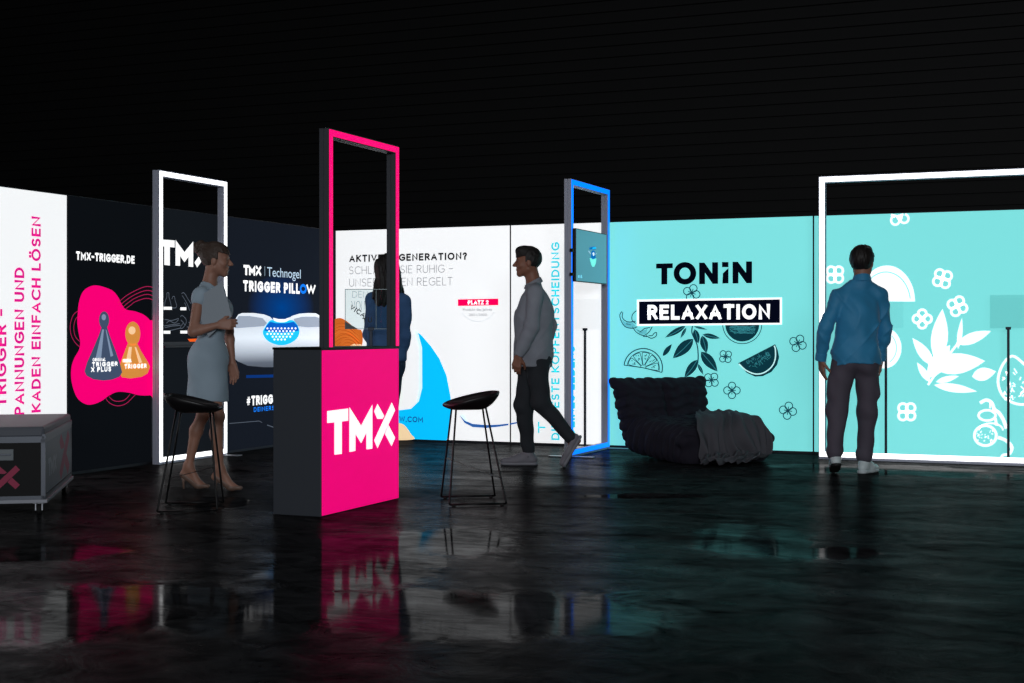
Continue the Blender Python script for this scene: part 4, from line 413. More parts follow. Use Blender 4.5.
('prints','flower_print','whiteprint',1,None,[('s',[(6.057,1.237),(6.054,1.221),(6.044,1.208),(6.03,1.201),(6.014,1.201),(5.999,1.208),(5.99,1.221),(5.986,1.237),(5.99,1.253),(5.999,1.266),(6.014,1.273),(6.03,1.273),(6.044,1.265),(6.054,1.253)],0.022,1),('s',[(6.012,1.19),(6.009,1.174),(5.999,1.161),(5.985,1.154),(5.969,1.154),(5.954,1.161),(5.944,1.174),(5.941,1.19),(5.944,1.206),(5.954,1.219),(5.969,1.226),(5.985,1.226),(5.999,1.219),(6.009,1.206)],0.022,1),('s',[(5.967,1.237),(5.964,1.221),(5.954,1.208),(5.94,1.201),(5.924,1.201),(5.909,1.208),(5.899,1.221),(5.896,1.237),(5.899,1.253),(5.909,1.266),(5.924,1.273),(5.94,1.273),(5.954,1.266),(5.964,1.253)],0.022,1),('s',[(6.012,1.283),(6.009,1.267),(5.999,1.254),(5.985,1.247),(5.969,1.247),(5.954,1.255),(5.944,1.268),(5.941,1.284),(5.944,1.3),(5.954,1.312),(5.969,1.319),(5.985,1.319),(5.999,1.312),(6.009,1.299)],0.022,1),('p',[(6.0,1.237),(5.996,1.223),(5.984,1.214),(5.969,1.214),(5.958,1.223),(5.953,1.237),(5.958,1.251),(5.969,1.26),(5.984,1.26),(5.996,1.251)])]),
('prints','flower_print','whiteprint',1,None,[('s',[(5.915,0.372),(5.911,0.354),(5.901,0.34),(5.885,0.332),(5.868,0.332),(5.853,0.339),(5.842,0.353),(5.838,0.37),(5.842,0.387),(5.853,0.401),(5.868,0.409),(5.885,0.409),(5.901,0.402),(5.911,0.389)],0.022,1),('s',[(5.847,0.37),(5.843,0.353),(5.832,0.339),(5.817,0.331),(5.8,0.33),(5.784,0.338),(5.774,0.351),(5.77,0.368),(5.774,0.386),(5.784,0.4),(5.8,0.408),(5.817,0.408),(5.832,0.401),(5.843,0.387)],0.022,1),('s',[(5.847,0.441),(5.843,0.423),(5.832,0.409),(5.817,0.401),(5.8,0.401),(5.784,0.408),(5.774,0.422),(5.77,0.439),(5.774,0.456),(5.784,0.47),(5.8,0.478),(5.817,0.479),(5.832,0.471),(5.843,0.458)],0.022,1),('s',[(5.915,0.442),(5.911,0.425),(5.901,0.411),(5.885,0.403),(5.868,0.403),(5.853,0.41),(5.842,0.423),(5.838,0.44),(5.842,0.458),(5.853,0.472),(5.868,0.48),(5.885,0.48),(5.901,0.473),(5.911,0.459)],0.022,1),('p',[(5.868,0.406),(5.863,0.391),(5.85,0.381),(5.835,0.381),(5.822,0.39),(5.817,0.405),(5.822,0.42),(5.835,0.43),(5.85,0.43),(5.863,0.421)])]),
('prints','flower_print','whiteprint',1,None,[('s',[(5.761,2.157),(5.767,2.152),(5.773,2.145),(5.776,2.137),(5.778,2.128),(5.779,2.119),(5.777,2.111),(5.774,2.103),(5.769,2.096),(5.763,2.09),(5.756,2.086),(5.748,2.084),(5.739,2.084),(5.731,2.086),(5.724,2.09),(5.717,2.095),(5.712,2.102),(5.708,2.11),(5.706,2.119),(5.706,2.127),(5.707,2.136),(5.71,2.144),(5.715,2.151),(5.722,2.157),(5.729,2.161),(5.737,2.163),(5.745,2.163),(5.753,2.161)],0.02,1),('s',[(5.827,2.175),(5.835,2.172),(5.841,2.168),(5.847,2.163),(5.852,2.156),(5.855,2.148),(5.857,2.14),(5.857,2.132),(5.856,2.124),(5.853,2.116),(5.848,2.109),(5.842,2.104),(5.836,2.1),(5.828,2.098),(5.821,2.097),(5.813,2.098),(5.806,2.101),(5.799,2.105),(5.793,2.111),(5.789,2.118),(5.786,2.126),(5.784,2.134),(5.784,2.142),(5.786,2.15),(5.79,2.158),(5.794,2.164),(5.8,2.17),(5.807,2.173),(5.814,2.175)],0.02,0),('p',[(5.808,2.147),(5.803,2.131),(5.79,2.122),(5.773,2.122),(5.76,2.132),(5.755,2.148),(5.76,2.164),(5.773,2.173),(5.79,2.173),(5.803,2.163)]),('s',[(5.705,2.176),(5.74,2.158)],0.02,0)]),
('prints','big_half_slice_print','whiteprint',1,None,[('p',[(5.422,1.397),(5.423,1.431),(5.427,1.464),(5.434,1.497),(5.443,1.529),(5.455,1.559),(5.469,1.588),(5.486,1.614),(5.504,1.638),(5.524,1.659),(5.546,1.677),(5.569,1.692),(5.593,1.704),(5.618,1.713),(5.644,1.717),(5.669,1.719),(5.695,1.716),(5.721,1.711),(5.745,1.702),(5.769,1.689),(5.792,1.673),(5.813,1.654),(5.833,1.633),(5.851,1.609),(5.867,1.582),(5.881,1.554),(5.893,1.524),(5.902,1.492),(5.908,1.46),(5.912,1.426),(5.914,1.393)])]),
('prints','big_half_slice_line','turqprint',2,None,[('s',[(5.464,1.501),(5.474,1.524),(5.484,1.545),(5.497,1.566),(5.51,1.584),(5.525,1.601),(5.541,1.616),(5.558,1.629),(5.576,1.639),(5.595,1.648),(5.614,1.654),(5.633,1.659),(5.653,1.66),(5.673,1.66),(5.692,1.657),(5.712,1.651),(5.731,1.644),(5.749,1.634),(5.766,1.623),(5.783,1.609),(5.799,1.593),(5.813,1.576),(5.826,1.557),(5.838,1.536),(5.848,1.514),(5.857,1.491),(5.864,1.468),(5.869,1.443),(5.873,1.418)],0.01,0)]),
('prints','round_slice_print','whiteprint',1,None,[('p',[(5.796,0.977),(5.793,0.936),(5.781,0.897),(5.763,0.862),(5.739,0.832),(5.71,0.81),(5.677,0.796),(5.643,0.791),(5.609,0.795),(5.576,0.809),(5.547,0.831),(5.522,0.86),(5.504,0.895),(5.492,0.934),(5.488,0.975),(5.492,1.016),(5.504,1.056),(5.522,1.091),(5.547,1.12),(5.576,1.142),(5.609,1.156),(5.643,1.161),(5.677,1.156),(5.71,1.142),(5.739,1.12),(5.763,1.091),(5.781,1.056),(5.793,1.017)])]),
('prints','round_slice_line','turqprint',2,None,[('s',[(5.71,1.086),(5.717,1.08),(5.722,1.073),(5.727,1.065),(5.732,1.057),(5.737,1.049),(5.74,1.04),(5.744,1.031),(5.747,1.022),(5.749,1.013),(5.751,1.003),(5.752,0.993),(5.753,0.983),(5.753,0.974),(5.752,0.964),(5.751,0.954),(5.75,0.944),(5.748,0.935),(5.745,0.925),(5.742,0.916),(5.738,0.908),(5.734,0.899),(5.73,0.891),(5.725,0.883),(5.719,0.876),(5.713,0.869),(5.707,0.863),(5.7,0.857),(5.694,0.851)],0.008,0)]),
('prints','leaf_branch_print','whiteprint',1,None,[('p',[(6.103,0.853),(6.153,0.916),(6.181,0.981),(6.195,1.048),(6.197,1.115),(6.189,1.184),(6.173,1.254),(6.15,1.324),(6.113,1.26),(6.084,1.196),(6.062,1.13),(6.051,1.063),(6.052,0.995),(6.066,0.925)]),('p',[(6.077,0.818),(6.073,0.871),(6.058,0.915),(6.036,0.954),(6.007,0.987),(5.973,1.017),(5.934,1.043),(5.892,1.066),(5.903,1.018),(5.918,0.973),(5.936,0.931),(5.961,0.894),(5.991,0.861),(6.029,0.835)]),('p',[(6.043,0.675),(6.042,0.71),(6.033,0.74),(6.02,0.766),(6.002,0.79),(5.981,0.811),(5.957,0.83),(5.931,0.848),(5.937,0.816),(5.945,0.785),(5.956,0.757),(5.97,0.731),(5.989,0.708),(6.012,0.689)]),('p',[(6.026,0.71),(6.087,0.729),(6.131,0.76),(6.163,0.798),(6.187,0.843),(6.202,0.893),(6.211,0.947),(6.214,1.005),(6.164,0.979),(6.119,0.95),(6.08,0.916),(6.05,0.876),(6.029,0.83),(6.019,0.776)]),('p',[(6.052,0.817),(6.123,0.769),(6.191,0.748),(6.257,0.746),(6.322,0.759),(6.385,0.785),(6.448,0.821),(6.509,0.865),(6.441,0.897),(6.373,0.919),(6.307,0.931),(6.241,0.931),(6.176,0.914),(6.113,0.88)]),('p',[(6.273,1.014),(6.324,1.003),(6.37,1.006),(6.413,1.018),(6.452,1.038),(6.49,1.063),(6.525,1.094),(6.559,1.129),(6.511,1.131),(6.466,1.129),(6.422,1.122),(6.38,1.109),(6.341,1.087),(6.304,1.058)]),('p',[(6.282,0.97),(6.299,1.007),(6.31,1.046),(6.317,1.084),(6.321,1.124),(6.321,1.163),(6.319,1.203),(6.316,1.244),(6.302,1.206),(6.291,1.168),(6.281,1.129),(6.275,1.09),(6.273,1.051),(6.274,1.011)]),('p',[(6.077,0.649),(6.127,0.619),(6.177,0.6),(6.229,0.589),(6.282,0.584),(6.335,0.584),(6.388,0.589),(6.442,0.597),(6.392,0.619),(6.342,0.639),(6.292,0.654),(6.24,0.663),(6.187,0.667),(6.133,0.664)]),('p',[(6.094,0.676),(6.126,0.668),(6.156,0.669),(6.185,0.674),(6.213,0.683),(6.239,0.697),(6.265,0.713),(6.29,0.731),(6.26,0.734),(6.23,0.734),(6.201,0.731),(6.172,0.725),(6.145,0.715),(6.119,0.699)]),('s',[(6.026,0.648),(6.171,0.872),(6.316,1.067)],0.02,0),('p',[(6.4,0.728),(6.435,0.701),(6.467,0.691),(6.497,0.692),(6.525,0.702),(6.551,0.721),(6.576,0.745),(6.6,0.774),(6.567,0.791),(6.535,0.802),(6.504,0.807),(6.475,0.804),(6.447,0.791),(6.422,0.768)])]),
('prints','fruit_slice_print','whiteprint',1,None,[('s',[(6.733,0.911),(6.65,0.823),(6.617,0.683),(6.658,0.561),(6.749,0.501),(6.848,0.495),(6.929,0.565),(6.929,0.739),(6.831,0.842)],0.022,1),('s',[(6.755,0.551),(6.758,0.548)],0.011,0),('s',[(6.828,0.58),(6.819,0.558)],0.011,0),('s',[(6.731,0.62),(6.753,0.598)],0.011,0),('s',[(6.835,0.618),(6.805,0.648)],0.011,0),('s',[(6.76,0.746),(6.742,0.769)],0.011,0),('s',[(6.67,0.571),(6.675,0.598)],0.011,0),('s',[(6.866,0.723),(6.874,0.737)],0.011,0),('s',[(6.828,0.691),(6.819,0.672)],0.011,0),('s',[(6.801,0.584),(6.83,0.612)],0.011,0),('s',[(6.736,0.637),(6.726,0.595)],0.011,0),('s',[(6.722,0.664),(6.703,0.705)],0.011,0),('s',[(6.673,0.724),(6.653,0.695)],0.011,0),('s',[(6.728,0.565),(6.743,0.528)],0.011,0),('s',[(6.695,0.603),(6.695,0.643)],0.011,0),('s',[(6.685,0.547),(6.672,0.528)],0.011,0),('s',[(6.702,0.766),(6.695,0.797)],0.011,0),('s',[(6.712,0.561),(6.704,0.564)],0.011,0),('s',[(6.81,0.573),(6.8,0.577)],0.011,0),('s',[(6.774,0.761),(6.75,0.802)],0.011,0),('s',[(6.74,0.678),(6.758,0.658)],0.011,0),('s',[(6.878,0.75),(6.873,0.783)],0.011,0),('s',[(6.719,0.583),(6.706,0.577)],0.011,0),('s',[(6.691,0.551),(6.717,0.553)],0.011,0),('s',[(6.73,0.65),(6.761,0.648)],0.011,0),('s',[(6.808,0.569),(6.787,0.558)],0.011,0),('s',[(6.683,0.581),(6.69,0.573)],0.011,0),('s',[(6.705,0.613),(6.72,0.655)],0.011,0),('s',[(6.672,0.601),(6.668,0.574)],0.011,0),('s',[(6.706,0.738),(6.682,0.778)],0.011,0),('s',[(6.674,0.709),(6.653,0.727)],0.011,0),('s',[(6.737,0.549),(6.733,0.565)],0.011,0),('s',[(6.797,0.701),(6.805,0.729)],0.011,0),('s',[(6.878,0.748),(6.868,0.733)],0.011,0),('s',[(6.713,0.555),(6.716,0.515)],0.011,0),('s',[(6.87,0.624),(6.898,0.645)],0.011,0),('s',[(6.876,0.776),(6.865,0.773)],0.011,0),('s',[(6.86,0.619),(6.863,0.631)],0.011,0),('s',[(6.81,0.584),(6.833,0.611)],0.011,0),('s',[(6.689,0.74),(6.687,0.773)],0.011,0),('s',[(6.696,0.671),(6.721,0.663)],0.011,0)]),
('prints','peel_print','whiteprint',1,None,[('s',[(6.468,0.496),(6.517,0.523),(6.561,0.505),(6.58,0.459),(6.585,0.413)],0.028,0),('s',[(6.551,0.497),(6.551,0.451)],0.012,0),('s',[(6.58,0.444),(6.624,0.414),(6.661,0.353),(6.687,0.277)],0.03,0),('s',[(6.595,0.367),(6.605,0.303)],0.022,0),('s',[(6.617,0.199),(6.675,0.177),(6.719,0.14),(6.736,0.102)],0.028,0),('s',[(6.736,0.102),(6.711,0.056),(6.661,0.046),(6.646,0.023)],0.022,0),('s',[(6.597,0.39),(6.595,0.38),(6.59,0.37),(6.582,0.362),(6.57,0.354),(6.557,0.348),(6.542,0.345),(6.526,0.343),(6.51,0.344),(6.495,0.347),(6.482,0.352),(6.471,0.359),(6.462,0.367),(6.457,0.377),(6.455,0.387),(6.457,0.397),(6.462,0.407),(6.471,0.416),(6.482,0.423),(6.495,0.429),(6.51,0.433),(6.526,0.434),(6.542,0.434),(6.557,0.43),(6.57,0.425),(6.582,0.418),(6.59,0.41),(6.595,0.4)],0.02,1),('s',[(6.603,0.214),(6.601,0.194),(6.594,0.175),(6.583,0.158),(6.569,0.144),(6.551,0.133),(6.532,0.126),(6.512,0.123),(6.491,0.125),(6.472,0.131),(6.454,0.141),(6.44,0.154),(6.429,0.171),(6.422,0.189),(6.42,0.208),(6.422,0.228),(6.429,0.247),(6.44,0.264),(6.454,0.278),(6.472,0.289),(6.491,0.296),(6.512,0.299),(6.532,0.297),(6.551,0.291),(6.569,0.281),(6.583,0.268),(6.594,0.251),(6.601,0.233)],0.022,1),('s',[(6.458,0.256),(6.459,0.263),(6.461,0.27),(6.464,0.276),(6.468,0.283),(6.474,0.289),(6.48,0.295),(6.488,0.3),(6.496,0.305),(6.505,0.309),(6.515,0.313),(6.525,0.316),(6.536,0.318),(6.547,0.319),(6.558,0.32),(6.57,0.32),(6.581,0.319),(6.591,0.317),(6.602,0.315),(6.612,0.312),(6.621,0.308),(6.629,0.304),(6.636,0.299),(6.643,0.293),(6.648,0.287),(6.653,0.281),(6.656,0.275),(6.657,0.268),(6.658,0.261)],0.014,0),('s',[(6.572,0.245),(6.577,0.261)],0.009,0),('s',[(6.537,0.198),(6.535,0.212)],0.009,0),('s',[(6.455,0.173),(6.443,0.163)],0.009,0),('s',[(6.557,0.25),(6.552,0.256)],0.009,0),('s',[(6.566,0.18),(6.559,0.177)],0.009,0),('s',[(6.524,0.203),(6.513,0.198)],0.009,0),('s',[(6.481,0.251),(6.469,0.234)],0.009,0),('s',[(6.508,0.17),(6.498,0.16)],0.009,0),('s',[(6.475,0.209),(6.476,0.212)],0.009,0),('s',[(6.484,0.187),(6.478,0.192)],0.009,0),('s',[(6.568,0.17),(6.576,0.169)],0.009,0),('s',[(6.484,0.215),(6.485,0.224)],0.009,0),('s',[(6.449,0.202),(6.452,0.215)],0.009,0),('s',[(6.555,0.174),(6.554,0.168)],0.009,0),('s',[(6.457,0.212),(6.459,0.209)],0.009,0),('s',[(6.458,0.213),(6.46,0.225)],0.009,0),('s',[(6.562,0.23),(6.576,0.224)],0.009,0),('s',[(6.554,0.163),(6.561,0.146)],0.009,0),('s',[(6.551,0.238),(6.549,0.244)],0.009,0),('s',[(6.563,0.166),(6.557,0.173)],0.009,0),('s',[(6.573,0.258),(6.567,0.264)],0.009,0),('s',[(6.449,0.226),(6.44,0.227)],0.009,0),('s',[(6.513,0.215),(6.507,0.22)],0.009,0),('s',[(6.46,0.192),(6.465,0.199)],0.009,0),('s',[(6.532,0.195),(6.542,0.184)],0.009,0),('s',[(6.512,0.202),(6.507,0.19)],0.009,0)]),
]

# ------------------------------------------------------------------ people
def frame_of(f, up=(0, 0, 1)):
    f = unit(f); r = unit(np.cross(f, up)); u = np.cross(r, f); return f, r, u
def add_head(F, c, f, neck, fem=False, up=(0, 0, 1)):
    f, r, u = frame_of(f, up); c = np.array(c, float); M = [r, f, u]
    q = .95 if fem else 1.
    P = lambda a, b, d: c+(r*a+f*b+u*d)*q
    F.ell(P(0, -.012, .03), (.075*q, .098*q, .09*q), M, .02)
    F.ell(P(0, .028, -.03), (.060*q, .066*q, .078*q), M, .03)
    for s in (-1, 1):
        F.cap(P(s*.012, .064, -.095), P(s*.05, .0, -.058), .022*q, .024*q, .022)          # jaw line
        F.cap(P(s*.016, .081, .024), P(s*.042, .068, .02), .011*q, .010*q, .012)           # brow
        F.ell(P(s*.040, .060, -.028), (.022, .022, .02), M, .02)                            # cheek
        F.ell(P(s*.078, -.008, -.010), (.011, .021, .032), M, .008)                         # ear
    F.ell(P(0, .070, -.100), (.022, .018, .018), M, .02)                                    # chin
    F.cap(P(0, .090, .008), P(0, .116, -.026), .008, .0115, .010)                           # nose
    for s in (-1, 1): F.ell(P(s*.010, .104, -.031), (.009, .011, .008), M, .006)
    F.cap(P(-.017, .088, -.056), P(.017, .088, -.056), .008, .008, .005)                    # lips
    F.cap(P(-.015, .087, -.068), P(.015, .087, -.068), .009, .009, .005)
    F.cap(P(0, -.022, -.05), neck, .050*q if fem else .057, .050 if fem else .062, .03)
def eyes(root, c, f, fem=False):
    f, r, u = frame_of(f); q = .95 if fem else 1.
    for s in (-1, 1):
        bm = BM(); p = np.array(c)+(r*s*.031+f*.0715+u*.002)*q
        bmesh.ops.create_uvsphere(bm, u_segments=12, v_segments=8, radius=.0112, matrix=Matrix.Translation(Vector(p)))
        e = obj('eye', bm, mat('eye_white', (190, 185, 180), .2), root, True)
        bm = BM(); bmesh.ops.create_uvsphere(bm, u_segments=10, v_segments=6, radius=.0068, matrix=Matrix.Translation(Vector(p+f*.0075)))
        obj('iris', bm, mat('iris_brown', (40, 24, 16), .2), e, True)
def add_hand(F, w, d, nrm, side, curl=.5, spread=.06, k=.006, size=1.):
    """w wrist, d towards the fingertips, nrm the way the palm faces, side +1/-1 picks the thumb's side."""
    w = np.array(w, float); d = unit(d); nrm = unit(np.array(nrm)-d*np.dot(nrm, d)); t = np.cross(d, nrm)*side
    z = size
    for i, (o, L) in enumerate(((.030, .088), (.010, .092), (-.010, .088), (-.029, .080))):
        base = w+(d*L+t*o)*z
        F.cap(w+(d*.012+t*o*.62)*z, base, .014*z, .0125*z, .012, (1, 1, 1))
        fl = (.074, .082, .076, .060)[i]*z; r = (.0092, .0094, .0090, .0080)[i]*z
        ang = curl*(.55+.12*i); p = base; sp = d+t*(spread*(1.2-i*.8))
        for j, q in enumerate((.46, .31, .23)):
            a = ang*(j*.85+.45)
            dr = unit(unit(sp)*math.cos(a)+nrm*math.sin(a))
            n = p+dr*fl*q
            F.cap(p, n, r*(1-.08*j), r*(.92-.08*j), k if j else .010)
            p = n
    p = w+(d*.022+t*.024)*z
    q = p+(d*.034+t*.030+nrm*.014)*z
    F.cap(p, q, .0145*z, .0120*z, .012)
    e = q+unit(d*.85+t*.28+nrm*(.25+.5*curl))*.034*z
    F.cap(q, e, .0115*z, .0100*z, .006)
    F.cap(e, e+unit(d*.9+t*.05+nrm*(.25+.6*curl))*.026*z, .0100*z, .0085*z, .006)
def add_arm(F, S, E, W, g=0., k=.03, fem=False):
    q = .82 if fem else 1.
    F.cap(S, E, .050*q+g, .039*q+g, k)
    m = np.array(E)*.72+np.array(W)*.28
    F.cap(E, m, .039*q+g, .040*q+g, k); F.cap(m, W, .040*q+g, .027*q+g, .02)
def add_leg(F, H, K, A, back, g=0., k=.03, fem=False):
    q = .92 if fem else 1.
    F.cap(H, K, .082*q+g, .054*q+g, k)
    m = np.array(K)*.68+np.array(A)*.32+np.array(back)*.018
    F.cap(K, m, .052*q+g, .054*q+g, .03); F.cap(m, A, .054*q+g, .036*q+g, .03)
def add_foot(F, A, heel, ball, toe, k=.02):
    F.cap(A, heel, .034, .026, k); F.cap(A, ball, .030, .022, k); F.cap(heel, ball, .024, .022, k); F.cap(ball, toe, .022, .016, k)
def add_torso(F, J, rt, g=0., fem=False, k=.05):
    rt = unit(rt); fw = unit(np.cross((0, 0, 1), rt)); M = [rt, fw, v3(0, 0, 1)]
    w = .9 if fem else 1.
    pel, che, nk = map(np.array, (J['pelvis'], J['chest'], J['neck']))
    F.ell(pel, (.165*w+g, .115+g, .13+g), M, k)
    F.cap(pel+v3(0, 0, .04), che-v3(0, 0, .08), .130*w+g, .135*w+g, k, (1, .80, 1), M)
    F.ell(che, (.165*w+g, .118+g, .19+g), M, k)
    for s in ('L', 'R'):
        S = np.array(J['S'+s]); F.cap(nk-v3(0, 0, .03), S, .050+g*.7, .055*w+g, .05)
def hair_cap(F, c, f, fem=False, th=.014, line=.045, back=-.075, front_lift=.0):
    f, r, u = frame_of(f); c = np.array(c, float); M = [r, f, u]; q = .95 if fem else 1.
    F.ell(c+(f*-.014+u*.032)*q, (.075*q+th, .098*q+th, .09*q+th), M, 0)
    if front_lift: F.ell(c+f*.045+u*(.098+front_lift*.4), (.058, .052, .028+front_lift), M, .03)
    X, Y, Z = F.all(); px, py, pz = X-c[0], Y-c[1], Z-c[2]
    ff = px*f[0]+py*f[1]+pz*f[2]; uu = px*u[0]+py*u[1]+pz*u[2]; rr = px*r[0]+py*r[1]+pz*r[2]
    top = line-uu+np.maximum(0, ff-.03)*-.15
    bk = np.maximum(ff+.022, back-uu)
    side = np.maximum(ff-.018, .0-uu)
    d = np.minimum(np.minimum(top, bk), side)
    F.cut(d)
    F.F += (.0025*np.sin(rr*210+np.sin(ff*60)*2)*np.sin(uu*50+ff*40)).astype(np.float32)
def sleeves(S, J, g, end, k=.035, fem=False, blend=.025):
    T = Field(S.lo, S.lo+S.h*(np.array(S.n)-1)-S.h*.5, S.h); T.F = np.full(S.n, 1., np.float32); T.n = S.n; T.ax = S.ax
    X, Y, Z = T.all()
    for s in 'LR':
        E, W = np.array(J['E'+s]), np.array(J['W'+s]); Q = Field(S.lo, S.lo+.01, S.h); Q.n = S.n; Q.ax = S.ax; Q.F = np.full(S.n, 1., np.float32)
        d = unit(W-E); add_arm(Q, J['S'+s], E, W+d*.03, g, k, fem)
        Q.cut(((X-W[0])*d[0]+(Y-W[1])*d[1]+(Z-W[2])*d[2]-end).astype(np.float32) if True else 0)
        T.F = np.minimum(T.F, Q.F)
    h = np.maximum(blend-np.abs(S.F-T.F), 0.)
    S.F = np.minimum(S.F, T.F)-h*h/(4*blend)
def folds(F, amp, seed=0, sx=26., sz=9., zr=None, ridge=0.):
    X, Y, Z = F.all(); a = seed*1.7
    n = np.sin(X*sx+np.sin(Z*sz+a)*1.7+Y*sx*.6+a)*np.sin(Z*sz*1.5+np.sin(X*sx*.5+a)*1.4-Y*sz+a*2)
    n = n+.6*np.sin(Z*sz*3.1+X*sx*.9+np.sin(Y*22+a)*1.5)
    w = 1.
    if ridge:
        q = np.sin((X*.8+Z*.62)*21+1.6*np.sin(X*9+Z*5+a)+a); q2 = np.sin((X*.9-Z*.55)*18+1.9*np.sin(Z*8-X*4+a)+1.3)
        env = np.clip(np.sin(X*8+a)*np.sin(Z*7+a*2)+.5, 0, 1); env2 = np.clip(np.sin(X*7+2+a)*np.cos(Z*6+a)+.4, 0, 1)
        F.F -= (ridge*(env*(1-np.abs(q))**3+env2*(1-np.abs(q2))**3-.2)).astype(np.float32)
    if zr is not None: w = np.clip((zr[1]-Z)/(zr[1]-zr[0]), 0, 1)
    F.F += (amp*n*w).astype(np.float32)
def shoe(root, A, heel, toe, up, m_up, m_sole, name='shoe', tall=.0):
    """A low lace-up shoe from heel to toe, with its sole as a sub-part."""
    A, heel, toe = map(np.array, (A, heel, toe)); d = unit(toe-heel); up = unit(np.array(up)-d*np.dot(up, d)); s = np.cross(d, up)
    L = np.linalg.norm(toe-heel); M = [s, d, up]
    lo = np.minimum(np.minimum(A, heel), toe)-.08; hi = np.maximum(np.maximum(A, heel), toe)+.08
    F = Field(lo, hi, .005)
    F.cap(heel+up*.045+d*.02, heel+up*.040+d*L*.55, .040, .042, .02, (.9, 1, 1), M)
    F.cap(heel+up*.040+d*L*.55, toe+up*.035-d*.025, .044, .032, .02, (1.02, 1, .8), M)
    F.cap(heel+up*.06+d*.035, A+up*.01, .040, .043, .02)
    F.cap(A, heel+d*L*.62+up*.038, .041, .036, .02)
    X, Y, Z = F.all(); P = (X-heel[0])*up[0]+(Y-heel[1])*up[1]+(Z-heel[2])*up[2]
    F.cut(.018-P)
    AP = (X-A[0])*up[0]+(Y-A[1])*up[1]+(Z-A[2])*up[2]; F.cut(AP-.02-tall)
    sh = F.mesh(name, m_up, root, 1)
    G = Field(lo, hi, .005)
    G.cap(heel+up*.02+d*.015, heel+up*.02+d*L*.5, .041, .040, .01, (1, 1, 1), M)
    G.cap(heel+up*.02+d*L*.5, toe+up*.02-d*.03, .046, .038, .01, (1, 1, 1), M)
    P2 = (X-heel[0])*up[0]+(Y-heel[1])*up[1]+(Z-heel[2])*up[2]
    G.cut(np.maximum(-P2, P2-.024))
    G.mesh('sole', m_sole, sh, 1)
    bm = BM()
    for i in range(4):
        q = heel+d*L*(.46+.09*i)+up*(.088-.011*i)
        tube(bm, [tuple(q-s*.026-up*.006), tuple(q+up*.003), tuple(q+s*.026-up*.006)], .003, 6)
    obj('laces', bm, mat('lace', (170, 178, 180), .8), sh, True)
    return sh

SKIN = mat('skin_light', (156, 112, 94), .55, bump=(90, .05), var=(9, .08))
SKIN_D = mat('skin_tan', (140, 92, 72), .55, bump=(90, .05), var=(9, .08))

